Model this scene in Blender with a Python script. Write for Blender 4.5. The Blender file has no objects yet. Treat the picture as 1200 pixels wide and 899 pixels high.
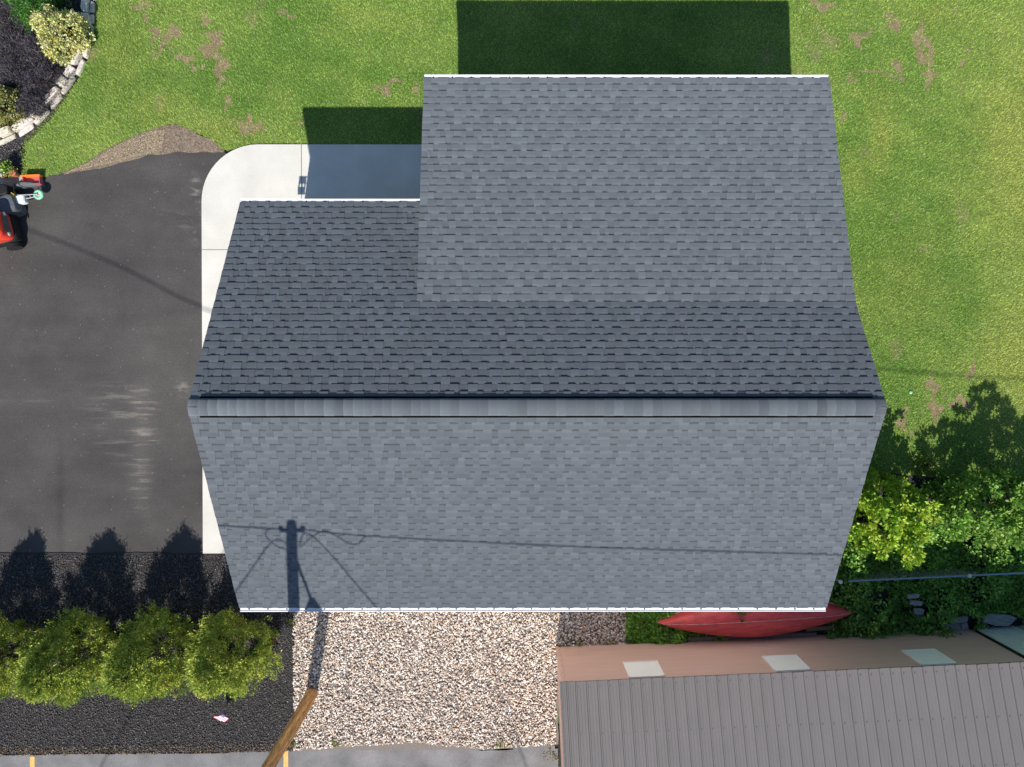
import bpy, math, random
import numpy as np
from mathutils.geometry import tessellate_polygon
from mathutils import Vector

rng = np.random.default_rng(7)
random.seed(7)
scene = bpy.context.scene
C = scene.collection

# ------------------------------------------------------------------ camera, sky, sun, exposure
H, PIT, ROL, F = 17.042, .0085, .0016, 832.0
cam = bpy.data.cameras.new('camera'); camo = bpy.data.objects.new('camera', cam); C.objects.link(camo)
cam.sensor_width = 36; cam.lens = 36*F/1200; cam.clip_start = .1; cam.clip_end = 2000
camo.location = (0, 0, H); camo.rotation_euler = (-PIT, -ROL, 0)
scene.camera = camo
SX, SY = .1298, 1.0017                     # a thing one metre tall throws its shadow this far east and north
L = math.sqrt(SX*SX+SY*SY+1)
world = bpy.data.worlds.new('World'); scene.world = world; world.use_nodes = True
wn = world.node_tree.nodes; bg = wn['Background']
sky = wn.new('ShaderNodeTexSky'); sky.sky_type = 'NISHITA'; sky.sun_disc = False
sky.sun_elevation = math.asin(1/L); sky.sun_rotation = math.atan2(-SX, -SY)
world.node_tree.links.new(sky.outputs[0], bg.inputs[0]); bg.inputs[1].default_value = .092; sky.ozone_density = 4.2; sky.air_density = 1.2; sky.dust_density = .4
sun = bpy.data.lights.new('sun', 'SUN'); suno = bpy.data.objects.new('sun', sun); C.objects.link(suno)
sun.energy = 4.75; sun.angle = math.radians(.5); sun.color = (1, .955, .88)
suno.rotation_euler = Vector((SX, SY, -1)).to_track_quat('-Z', 'Y').to_euler()
scene.view_settings.view_transform = 'Standard'; scene.view_settings.look = 'None'
scene.view_settings.exposure = .42; scene.view_settings.gamma = 1

def ray(px, py):
    v = np.array([(px-600)/F, -(py-449.5)/F, -1.0])
    c, s = math.cos(ROL), -math.sin(ROL); v = np.array([c*v[0]+s*v[2], v[1], -s*v[0]+c*v[2]])
    c, s = math.cos(PIT), -math.sin(PIT); v = np.array([v[0], c*v[1]-s*v[2], s*v[1]+c*v[2]])
    return v
def g(px, py, z=0.):                         # the point at height z seen at a measured spot of the photograph
    v = ray(px, py); t = (z-H)/v[2]; return (float(v[0]*t), float(v[1]*t), z)
def g2(px, py, z=0.): return g(px, py, z)[:2]

# ------------------------------------------------------------------ noise
_T = rng.random((256, 256))
def vnoise(x, y):
    x = np.asarray(x, float); y = np.asarray(y, float)
    xi = np.floor(x).astype(int); yi = np.floor(y).astype(int); fx = x-xi; fy = y-yi
    fx = fx*fx*(3-2*fx); fy = fy*fy*(3-2*fy)
    a = _T[xi & 255, yi & 255]; b = _T[(xi+1) & 255, yi & 255]; c = _T[xi & 255, (yi+1) & 255]; d = _T[(xi+1) & 255, (yi+1) & 255]
    return (a*(1-fx)+b*fx)*(1-fy)+(c*(1-fx)+d*fx)*fy
def fbm(x, y, o=4):
    s = 0; a = .5; t = 0
    for i in range(o):
        s = s+a*vnoise(np.asarray(x)*2**i+17*i, np.asarray(y)*2**i+31*i); t += a; a *= .5
    return s/t
def sstep(a, b, x):
    t = np.clip((x-a)/(b-a), 0, 1); return t*t*(3-2*t)
def inpoly(P, x, y):
    P = np.array(P)[:, :2]; ins = np.zeros(np.shape(x), bool); j = len(P)-1
    for i in range(len(P)):
        xi, yi = P[i]; xj, yj = P[j]
        if yi != yj:
            ins ^= ((yi > y) != (yj > y)) & (x < (xj-xi)*(y-yi)/(yj-yi)+xi)
        j = i
    return ins

# ------------------------------------------------------------------ materials
def mat(name, col=(.5, .5, .5), rough=.8, attr=False, ns=0, na=0, bump=0, bs=30, metal=0, trans=0, spec=.3, stretch=(1, 1, 1), ns2=0, na2=0, bd=.01, dr=0.0):
    m = bpy.data.materials.new(name); m.use_nodes = True; nt = m.node_tree; N = nt.nodes; K = nt.links
    b = N['Principled BSDF']; b.inputs['Roughness'].default_value = rough; b.inputs['Metallic'].default_value = metal
    b.inputs['Specular IOR Level'].default_value = spec
    tc = N.new('ShaderNodeTexCoord'); mp = N.new('ShaderNodeMapping'); mp.inputs['Scale'].default_value = stretch
    K.new(tc.outputs['Object'], mp.inputs[0])
    if attr:
        a = N.new('ShaderNodeAttribute'); a.attribute_name = 'Col'; cur = a.outputs['Color']
    else:
        a = N.new('ShaderNodeRGB'); a.outputs[0].default_value = (*col, 1); cur = a.outputs[0]
    for s_, a_ in ((ns, na), (ns2, na2)):
        if s_ and a_:
            n = N.new('ShaderNodeTexNoise'); n.inputs['Scale'].default_value = s_; n.inputs['Detail'].default_value = 5
            K.new(mp.outputs[0], n.inputs['Vector'])
            r = N.new('ShaderNodeMapRange'); r.inputs[1].default_value = .25; r.inputs[2].default_value = .75
            r.inputs[3].default_value = 1-a_; r.inputs[4].default_value = 1+a_; K.new(n.outputs[0], r.inputs[0])
            v = N.new('ShaderNodeVectorMath'); v.operation = 'SCALE'; K.new(cur, v.inputs[0]); K.new(r.outputs[0], v.inputs['Scale'])
            cur = v.outputs[0]
    K.new(cur, b.inputs['Base Color'])
    b.inputs['Diffuse Roughness'].default_value = dr
    if bump:
        n = N.new('ShaderNodeTexNoise'); n.inputs['Scale'].default_value = bs; n.inputs['Detail'].default_value = 4
        K.new(mp.outputs[0], n.inputs['Vector'])
        bp = N.new('ShaderNodeBump'); bp.inputs['Strength'].default_value = bump; bp.inputs['Distance'].default_value = bd
        K.new(n.outputs[0], bp.inputs['Height']); K.new(bp.outputs[0], b.inputs['Normal'])
    if trans:
        t = N.new('ShaderNodeBsdfTranslucent'); K.new(cur, t.inputs[0]); mx = N.new('ShaderNodeMixShader'); mx.inputs[0].default_value = trans
        out = N['Material Output']; K.new(b.outputs[0], mx.inputs[1]); K.new(t.outputs[0], mx.inputs[2]); K.new(mx.outputs[0], out.inputs['Surface'])
    return m

M = dict(
    field=mat('meadow_far', (.09, .15, .035), .95, ns=.6, na=.3, ns2=9, na2=.3),
    lawn=mat('lawn_soil', attr=True, rough=.95, ns=40, na=.35, bump=.6, bs=50),
    grass=mat('grass_blade', attr=True, rough=.55, trans=.14, spec=.25),
    asphalt=mat('driveway_asphalt', attr=True, rough=.85, ns=110, na=.42, bump=.5, bs=180, ns2=28, na2=.16, bd=.006),
    road=mat('old_road_asphalt', (.175, .170, .172), .85, ns=90, na=.35, bump=.4, bs=140, ns2=1.6, na2=.34, bd=.005),
    concrete=mat('broom_concrete', (.585, .56, .51), .85, ns=1.7, na=.09, bump=.15, bs=150, ns2=45, na2=.07, stretch=(1, 1, 1)),
    paint=mat('road_paint', (.62, .39, .12), .75, ns=45, na=.25, ns2=9, na2=.15),
    soil=mat('bare_soil', (.24, .185, .14), .95, ns=14, na=.4, bump=1, bs=40, ns2=70, na2=.35, bd=.02),
    darksoil=mat('dark_soil', (.034, .031, .030), .95, ns=30, na=.4, bump=.8, bs=60),
    gbase=mat('gravel_bed', (.20, .17, .15), .95, ns=50, na=.5, bump=.8, bs=60),
    stones=mat('river_stones', attr=True, rough=.6, spec=.4),
    chips=mat('bark_chips', attr=True, rough=.9, spec=.2),
    shingle=mat('asphalt_shingle', attr=True, rough=.88, ns=260, na=.22, ns2=9, na2=.06, spec=.35, dr=1.0),
    white=mat('white_aluminium', (.78, .78, .78), .45, ns=5, na=.04),
    vinyl=mat('white_vinyl', (.66, .66, .64), .55, ns=3, na=.04),
    vent=mat('black_vent', (.003, .003, .004), .9, spec=.05),
    screw=mat('galvanised_screw', (.10, .11, .13), .5, metal=.5),
    glass=mat('window_glass', (.05, .06, .07), .08, spec=.6),
    pole=mat('creosote_pole', (.52, .275, .105), .8, ns=4, na=.55, bump=1, bs=9, ns2=14, na2=.6, stretch=(5, 5, .35), bd=.015),
    black=mat('black_rubber', (.012, .012, .013), .7),
    wire=mat('black_cable', (.02, .02, .02), .6),
    grey=mat('grey_metal', (.35, .36, .37), .5, metal=.4),
    porcelain=mat('porcelain', (.35, .33, .30), .3),
    bwall=mat('brown_siding', (.66, .415, .335), .7, ns=2, na=.06, ns2=60, na2=.05, stretch=(.4, 1, 6)),
    bwhite=mat('white_panel', (.90, .86, .80), .9, ns=4, na=.03),
    broof=mat('brown_metal_roof', (.190, .171, .163), .42, ns=3, na=.06, ns2=60, na2=.05, stretch=(1, .3, 1), spec=.4),
    gwall=mat('sage_metal', (.66, .72, .68), .4, ns=4, na=.06, spec=.4),
    canoe=mat('faded_red_hull', (.66, .085, .085), .42, ns=5, na=.28, ns2=70, na2=.2, stretch=(.5, 2, 2), spec=.4),
    keel=mat('worn_keel', (.62, .30, .28), .6, ns=12, na=.5, stretch=(.6, 5, 5)),
    wood=mat('weathered_wood', (.17, .145, .125), .9, ns=8, na=.3, bump=.6, bs=12, stretch=(.6, 6, 6), ns2=30, na2=.3),
    bark=mat('bark', (.10, .07, .05), .9, ns=20, na=.4, bump=.8, bs=20),
    leaf=mat('leaves', attr=True, rough=.5, trans=.22, spec=.3),
    cedar=mat('cedar_sprays', attr=True, rough=.6, trans=.35, spec=.2),
    edging=mat('limestone', attr=True, rough=.85, ns=14, na=.34, bump=.8, bs=22, ns2=70, na2=.15, bd=.01),
    rail=mat('shade_tinted_rail', (.20, .30, .42), .45, metal=.2),  # blue tint of shade put into the rail's base colour
    red=mat('red_plastic', (.68, .06, .035), .35, ns=6, na=.05),
    orange=mat('orange_plastic', (.85, .22, .03), .4),
    mint=mat('mint_rubber', (.25, .62, .38), .5),
    pale=mat('pale_plastic', (.62, .66, .66), .4),
    yellow=mat('yellow_plastic', (.75, .48, .06), .4),
    terracotta=mat('terracotta', (.42, .16, .08), .8, ns=12, na=.15),
    tarp=mat('grey_fabric', (.10, .11, .12), .8, ns=20, na=.3),
    fred=mat('flag_red', (.55, .06, .10), .8), fwhite=mat('flag_white', (.75, .72, .75), .8), fblue=mat('flag_blue', (.05, .07, .22), .8),
    pink=mat('flower_white', (.75, .68, .66), .7),
)

# ------------------------------------------------------------------ mesh helpers
def meta(o, label=None, cat=None, group=None, kind=None):
    if label: o['label'] = label
    if cat: o['category'] = cat
    if group: o['group'] = group
    if kind: o['kind'] = kind
    return o
def link(name, me, parent=None):
    o = bpy.data.objects.new(name, me); C.objects.link(o)
    if parent: o.parent = parent
    return o
def empty(name, loc=(0, 0, 0), rz=0):
    o = bpy.data.objects.new(name, None); C.objects.link(o); o.location = loc; o.rotation_euler = (0, 0, rz); o.empty_display_size = .2
    return o
class MB:                                     # collects faces (with a colour each), makes one mesh
    def __init__(s): s.v = []; s.f = []; s.c = []
    def add(s, vs, fs, col=None):
        n = len(s.v); s.v += [tuple(map(float, p)) for p in vs]
        for f in fs: s.f.append(tuple(i+n for i in f)); s.c.append(col)
    def box(s, x0, x1, y0, y1, z0, z1, col=None):
        s.add([(x0,y0,z0),(x1,y0,z0),(x1,y1,z0),(x0,y1,z0),(x0,y0,z1),(x1,y0,z1),(x1,y1,z1),(x0,y1,z1)],
              [(0,3,2,1),(4,5,6,7),(0,1,5,4),(1,2,6,5),(2,3,7,6),(3,0,4,7)], col)
    def tube(s, pts, r, n=8, cap=True, col=None):
        pts = [Vector(p) for p in pts]; rs = r if isinstance(r, (list, tuple)) else [r]*len(pts); b = len(s.v); up = None
        for i, p in enumerate(pts):
            d = (pts[min(i+1, len(pts)-1)]-pts[max(i-1, 0)]).normalized()
            if up is None: up = Vector((0, 0, 1)) if abs(d.z) < .9 else Vector((1, 0, 0))
            a = d.cross(up).normalized(); c = a.cross(d).normalized()
            for k in range(n):
                t = 2*math.pi*k/n; q = p+(a*math.cos(t)+c*math.sin(t))*rs[i]; s.v.append(tuple(q))
        for i in range(len(pts)-1):
            for k in range(n):
                s.f.append((b+i*n+k, b+i*n+(k+1) % n, b+(i+1)*n+(k+1) % n, b+(i+1)*n+k)); s.c.append(col)
        if cap:
            s.f.append(tuple(b+k for k in range(n))[::-1]); s.c.append(col)
            e = b+(len(pts)-1)*n; s.f.append(tuple(e+k for k in range(n))); s.c.append(col)
    def obj(s, name, m, parent=None, smooth=False, off=None):
        me = bpy.data.meshes.new(name)
        vs = s.v if off is None else [(x-off[0], y-off[1], z-off[2]) for x, y, z in s.v]
        me.from_pydata(vs, [], s.f); me.materials.append(m)
        if any(c is not None for c in s.c):
            at = me.color_attributes.new('Col', 'FLOAT_COLOR', 'CORNER'); arr = []
            for f, c in zip(s.f, s.c): arr += [(*(c or (.5, .5, .5)), 1)]*len(f)
            at.data.foreach_set('color', np.array(arr, np.float32).ravel())
        if smooth:
            me.polygons.foreach_set('use_smooth', [True]*len(me.polygons))
        me.update(); o = link(name, me, parent)
        if off is not None: o.location = off
        return o
def npmesh(name, V, Fc, cols, m, parent=None):  # V (n,3), Fc (k,c) same corner count, cols (k,3)
    me = bpy.data.meshes.new(name); k, c = Fc.shape
    me.vertices.add(len(V)); me.vertices.foreach_set('co', np.asarray(V, np.float32).ravel())
    me.loops.add(k*c); me.loops.foreach_set('vertex_index', Fc.astype(np.int32).ravel())
    me.polygons.add(k); me.polygons.foreach_set('loop_start', np.arange(0, k*c, c, dtype=np.int32))
    me.polygons.foreach_set('loop_total', np.full(k, c, np.int32))
    if cols is not None:
        at = me.color_attributes.new('Col', 'FLOAT_COLOR', 'CORNER')
        ca = np.ones((k, c, 4), np.float32); ca[:, :, :3] = np.asarray(cols)[:, None, :]
        at.data.foreach_set('color', ca.ravel())
    me.materials.append(m); me.update(calc_edges=True)
    return link(name, me, parent)
def sheet(name, pts, z, m, thick=0, parent=None, rag=0, step=.12, seed=0):   # a flat polygon, its edge roughened
    P = [Vector((p[0], p[1], 0)) for p in pts]
    if rag:
        Q = []
        for i in range(len(P)):
            a, b = P[i], P[(i+1) % len(P)]; n = max(1, int((b-a).length/step)); d = (b-a).normalized() if (b-a).length else Vector((1, 0, 0)); nn = Vector((-d.y, d.x, 0))
            for k in range(n):
                q = a+(b-a)*(k/n); w = (float(fbm(q.x*3+seed, q.y*3, 3))-.5)*2*rag; Q.append(q+nn*w)
        P = Q
    tri = tessellate_polygon([P]); n = len(P); mb = MB(); A = sum(P[i].x*P[(i+1) % n].y-P[(i+1) % n].x*P[i].y for i in range(n))
    vs = [(p.x, p.y, z) for p in P]; fs = []
    for t in tri:
        a, b, c = (P[i] for i in t); fs.append(tuple(t) if (b-a).cross(c-a).z > 0 else tuple(t[::-1]))
    if thick:
        vs += [(p.x, p.y, z-thick) for p in P]
        for i in range(n):
            j = (i+1) % n; fs.append((i, i+n, j+n, j) if A > 0 else (j, j+n, i+n, i))
    mb.add(vs, fs); return mb.obj(name, m, parent)

# ------------------------------------------------------------------ layout, measured
YR, ZR = -.4925, 5.2787                       # ridge
XL, XR, XE = -5.3451, 6.2249, -1.6924         # rakes; left rake of the rear shed roof
YF, ZF = -4.525, 3.078                      # front eave
YB, ZB = 3.445, 2.9657                       # rear eave, left
YK = 1.3621; ZK = ZR-(YK-YR)*(ZR-ZB)/(YB-YR)  # where the shed roof starts
YX, ZX = 5.835, 3.1043                       # rear eave of the shed roof
WL, WR, WF, WB, WX, WE = XL+.28, XR-.28, YF+.32, YB-.32, YX-.32, XE+.28   # wall planes

# ------------------------------------------------------------------ ground
def gridsheet(name, x0, x1, y0, y1, st, z, colf, m, maskf=None, zf=None, off=None):
    nx = int((x1-x0)/st)+1; ny = int((y1-y0)/st)+1
    xs = np.linspace(x0, x1, nx); ys = np.linspace(y0, y1, ny); X, Y = np.meshgrid(xs, ys)
    Z = np.full(X.shape, z) + (zf(X, Y) if zf else 0)
    V = np.stack([X, Y, Z], -1).reshape(-1, 3)
    i = np.arange(nx*ny).reshape(ny, nx); q = np.stack([i[:-1, :-1], i[:-1, 1:], i[1:, 1:], i[1:, :-1]], -1).reshape(-1, 4)
    cx = (X[:-1, :-1]+st/2).ravel(); cy = (Y[:-1, :-1]+st/2).ravel()
    if maskf is not None: k = maskf(cx, cy); q = q[k]; cx = cx[k]; cy = cy[k]
    o = npmesh(name, V, q, colf(cx, cy), m)
    return meta(o, kind='structure')
mb = MB(); mb.add([(-400, -400, -.06), (400, -400, -.06), (400, 400, -.06), (-400, 400, -.06)], [(0, 1, 2, 3)])
meta(mb.obj('ground', M['field']), kind='structure')

soilP = [g2(*p) for p in [(74, 202), (100, 192), (120, 178), (146, 165), (172, 154), (203, 145), (222, 152), (248, 164), (262, 177), (262, 180), (212, 179), (175, 182), (125, 196), (76, 205)]]
lawnP = [g2(*p) for p in [(118, -90), (114, -10), (112, 20), (109, 45), (104, 68), (94, 91), (79, 112), (63, 131), (46, 148), (30, 162), (24, 185), (26, 208), (50, 208), (76, 202), (100, 192), (120, 178), (146, 165), (172, 154), (203, 145), (222, 152), (248, 164), (262, 177), (290, 172)]] + \
        [(-2.1, 5.57), (WE, 5.57), (WE, WX), (WR, WX), (WR, -1.0), g2(1010, 552), g2(1060, 556), g2(1110, 560), g2(1300, 566), g2(1330, -90)]
PATCH = [(248,50,15,9),(243,58,16,7),(258,78,7,20),(240,25,6,10),(203,42,11,9),(180,36,10,9),(199,56,8,9),(212,70,7,8),(228,82,9,5),(184,61,5,5),(160,4,13,8),(166,14,6,6),(336,15,16,6),
         (265,120,5,10),(290,143,15,6),(285,152,9,5),(305,150,8,4),(455,98,14,5),(448,103,9,4),(488,98,8,3),(352,150,5,4),
         (1003,42,11,7),(1006,50,5,9),(1046,27,8,5),(1032,40,5,5),(1078,42,9,12),(1085,62,8,10),(1089,80,5,13),(1088,92,4,9),(1120,5,3,9),(1136,62,6,6),(1030,88,20,3),(1010,92,12,3),(1060,86,7,5),(965,4,16,6),(1050,78,10,5),
         (1094,462,7,18),(1096,480,6,10),(1085,455,5,5),(1124,470,11,7),(1112,478,8,6),(1137,432,3,7),(1059,492,8,5),(1064,500,5,6),(1078,485,3,6),(979,130,4,14),(125,135,4,3)]
PW = [(*g2(a, b), c*.0205, d*.0205) for a, b, c, d in PATCH]
YEL = [(*g2(a, b), c*.0205, d*.0205, w) for a, b, c, d, w in [(1030,150,12,45,.55),(1000,205,18,22,.4),(255,150,28,14,.6),(185,128,22,16,.45),(140,60,26,60,.35),(130,25,14,30,.3),(1185,180,40,120,.55),(1190,420,40,70,.5),(1090,15,40,18,.4),(960,22,16,9,.45),(1060,330,45,55,.3),(1115,210,10,60,.2),(430,20,60,14,.2)]]
def lawn_col(x, y, jit=0):
    x = np.asarray(x, float); y = np.asarray(y, float); n = len(x)
    wx = x+(fbm(x*4, y*4, 3)-.5)*.7; wy = y+(fbm(x*4+50, y*4+9, 3)-.5)*.7
    brown = np.zeros(n)
    for a, b, c, d in PW:
        q = ((wx-a)/c)**2+((wy-b)/d)**2; brown = np.maximum(brown, 1.35-q)
    brown = sstep(-.02, 1.15, brown+(fbm(x*16, y*16, 3)-.5)*1.7*sstep(0, .25, brown))
    brown = np.maximum(brown, .4*sstep(.70, .84, fbm(x*1.3+3, y*1.3+8, 5)))
    ye = np.zeros(n)
    for a, b, c, d, w in YEL: ye = np.maximum(ye, w*np.exp(-(((wx-a)/c)**2+((wy-b)/d)**2)*.8))
    lo = fbm(x*.55+4, y*.55+2, 4); mid = fbm(x*2.2, y*2.2, 4)
    t = np.clip((lo-.5)*1.2+.36+(mid-.5)*.6+(vnoise(x*.5+y*1.1, x*.12)-.5)*.24+.07*np.sin((x*.28+y)*7.5+fbm(x, y, 2)*3)+.35*sstep(10.5, 12.5, x)+ye*.5, 0, 1)[:, None]
    gcol = np.array([.192, .348, .060])*(1-t)+np.array([.395, .525, .122])*t
    yc = np.array([.42, .40, .09]); gcol = gcol*(1-ye[:, None]*.55)+yc*ye[:, None]*.55
    bcol = np.array([.49, .385, .225])*(.8+.4*fbm(x*9, y*9, 2))[:, None]
    c = gcol*(1-brown[:, None])+bcol*brown[:, None]
    return (c, brown) if jit else c
lawn_mask = lambda x, y: inpoly(lawnP, x, y)
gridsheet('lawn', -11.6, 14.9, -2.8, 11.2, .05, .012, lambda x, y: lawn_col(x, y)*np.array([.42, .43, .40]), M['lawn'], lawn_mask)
NB = 900000
bx = rng.uniform(-12.0, 13.4, NB); by = rng.uniform(-2.6, 10.1, NB)
k = lawn_mask(bx, by); bx = bx[k]; by = by[k]
bc, bb = lawn_col(bx, by, 1); bb = np.clip(bb, 0, 1); k = rng.random(len(bx)) > bb*.45; bx = bx[k]; by = by[k]; bc = bc[k]; bb = bb[k]; n = len(bx)
a = rng.uniform(0, 2*np.pi, n)+0; ln = rng.uniform(.035, .065, n)*(1-.4*bb)*(.8+.5*fbm(bx*3, by*3, 3)); tl = rng.uniform(.25, 1.25, n); w = rng.uniform(.004, .008, n)
dx = np.cos(a)*np.sin(tl)*ln; dy = np.sin(a)*np.sin(tl)*ln; dz = np.cos(tl)*ln
V = np.empty((n, 3, 3)); V[:, 0] = np.stack([bx-np.sin(a)*w, by+np.cos(a)*w, np.full(n, .008)], 1); V[:, 1] = np.stack([bx+np.sin(a)*w, by-np.cos(a)*w, np.full(n, .008)], 1)
V[:, 2] = np.stack([bx+dx, by+dy, .012+dz], 1)
bc = bc*rng.uniform(.45, 1.6, n)[:, None]; bc[:, 0] *= rng.uniform(.85, 1.25, n)
sp = rng.random(n) < .012; bc[sp] = np.array([.55, .55, .42])*rng.uniform(.6, 1.1, sp.sum())[:, None]
meta(npmesh('grass', V.reshape(-1, 3), np.arange(3*n).reshape(n, 3), bc, M['grass']), 'short mown lawn grass, green with yellow and dry brown patches', 'grass', kind='stuff')

# driveway
def drive_col(x, y):
    n = fbm(x*1.1, y*1.1, 5); base = .058+.016*(n-.5)*2
    base = base*(1+.22*(fbm(x*.35+9, y*2.2, 4)-.5)*2)*(1+.10*(fbm(x*3+4, y*3+7, 3)-.5)*2)
    base += .010*sstep(.0, 6., 5.-np.abs(y-1))*sstep(-10.5, -8.4, x)
    tx, ty = g2(165, 500)
    # scrubbed tyre marks: short pale streaks running east-west in a north-south band
    px = 600+x*F/H; py = 449.5-y*F/H
    st = fbm(px*.035, py*.42, 4); band = np.exp(-((px-166)/13)**2)*sstep(440, 470, py)*sstep(625, 590, py)
    band2 = np.exp(-((px-174)/12)**2)*(np.exp(-((py-485)/9)**2)+np.exp(-((py-522)/8)**2))
    base += .018*band+.055*band*sstep(.50, .80, st)+.11*band2*sstep(.40, .80, st)
    base += .05*np.exp(-((px-140)/28)**2)*sstep(445, 470, py)*sstep(560, 520, py)*sstep(.52, .75, st)
    base += .03*sstep(.6, .8, fbm(px*.02, py*.22+40, 4))*np.exp(-((py-480)/12)**2)*(px < 175)
    base += .09*np.exp(-((px-216)/7)**2-((py-462)/9)**2)*sstep(.4, .7, fbm(px*.12, py*.3, 3))
    base += .10*np.exp(-((px-232)/5)**2)*sstep(205, 225, py)*sstep(300, 275, py)*sstep(.48, .75, fbm(px*.15, py*.25+7, 3))
    base += .04*np.exp(-((px-210)/18)**2)*sstep(250, 265, py)*sstep(285, 272, py)*sstep(.5, .7, fbm(px*.05, py*.3+3, 3))
    base += .06*(rng.random(len(x)) < .0012)
    base -= .012*np.exp(-((px-72)/5)**2)*sstep(510, 550, py)
    c = np.stack([base*1.06, base*.98, base*.94], 1)
    warm = np.clip((base-.06)*6, 0, 1)[:, None]; return c*(1-warm)+np.stack([base*1.12, base*.98, base*.80], 1)*warm
driveP = [g2(*p) for p in [(-60, 222), (20, 214), (60, 203), (125, 193), (175, 179), (212, 176), (262, 177), (300, 200), (300, 656), (-60, 656)]]
gridsheet('driveway', -14.5, -6.0, -4.5, 6.0, .03, .004, drive_col, M['asphalt'], lambda x, y: inpoly(driveP, x, y+.05*(fbm(x*5, y*5, 3)-.5)))
so = sheet('bare_soil', soilP, .016, M['soil'], rag=.05, step=.08); meta(so, kind='structure')

# concrete apron: slabs with open joints
pad = empty('concrete_apron'); meta(pad, kind='structure')
x0 = g2(237.5, 300)[0]; yt = 5.56; yb = g2(240, 648)[1]; xj = g2(354, 200)[0]; yj = g2(240, 293)[1]; r = 1.35; JG = .007
arc = [(x0+r-r*math.cos(t), yt-r+r*math.sin(t)) for t in np.linspace(0, math.pi/2, 14)]
for P in ([(x0, yj+JG)]+arc+[(xj-JG, yt), (xj-JG, WB), (WL, WB), (WL, yj+JG)], [(xj+JG, yt), (WE, yt), (WE, WB), (xj+JG, WB)], [(x0, yb), (x0, yj-JG), (WL, yj-JG), (WL, yb)]):
    sheet('concrete_slab', P, .05, M['concrete'], thick=.09, parent=pad)

# beds
blackP = [(-15, -4.19), (g2(262, 648)[0], -4.22), (-5.2, -4.22), (-5.22, g2(343, 880)[1]), (-15, g2(0, 884)[1])]
o = sheet('mulch_bed', blackP, .02, M['darksoil'], thick=.06, rag=.03); meta(o, kind='structure')
gravP = [(-5.2, WF), (2.9, WF), (2.85, -6.45), (1.14, -6.45), (1.14, g2(650, 872)[1]), (-.5, g2(580, 878)[1]), (-5.2, g2(343, 879)[1])]
o = sheet('gravel_bed', gravP, .02, M['gbase'], thick=.06, rag=.02); meta(o, kind='structure')
o = sheet('planting_bed', [(2.9, WF), (WR, WF), (WR, -1.0), g2(1010, 548), g2(1110, 556), g2(1330, 560), (15, -6.2), (11, -6.14), (2.85, -6.45)], .006, M['darksoil'], thick=.06); meta(o, kind='structure')
o = sheet('shrub_bed', [g2(*p) for p in [(-80, -90), (116, -90), (112, -10), (110, 25), (102, 65), (88, 98), (62, 138), (40, 160), (26, 172), (23, 188), (26, 210), (-80, 226)]], .02, M['darksoil'], thick=.06); meta(o, kind='structure')
o = sheet('road', [(-15, g2(0, 886)[1]), (-6.5, g2(240, 882)[1]), (-5.2, g2(343, 878.5)[1]), (-2.5, g2(480, 873)[1]), (-.9, g2(560, 879)[1]), (.2, g2(610, 878)[1]), (1.14, g2(652, 877)[1]), (1.2, -11), (1.6, -14), (-15, -14)], .004, M['road'], rag=.035, step=.1, seed=5); meta(o, kind='structure')
o = sheet('soil_strip', [(-15, -8.8), (1.3, -8.4), (1.5, -9.4), (-15, -9.4)], -.03, M['darksoil']); meta(o, kind='structure')
lip = sheet('asphalt_lip', [g2(*p) for p in [(600, 876), (612, 872), (650, 873), (651, 879), (640, 883), (612, 884)]], .03, M['road'], thick=.03, rag=.02, step=.05); meta(lip, kind='structure')
for px in (38, 335):
    a = g2(px-2.7, 885 if px < 100 else 878); b = g2(px+2.7, 885 if px < 100 else 878)
    q = sheet('road_marking', [(a[0], a[1]-.03), (a[0], -13), (b[0], -13), (b[0], a[1]-.03)], .009, M['paint'], rag=.006, step=.06); meta(q, kind='structure')

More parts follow.
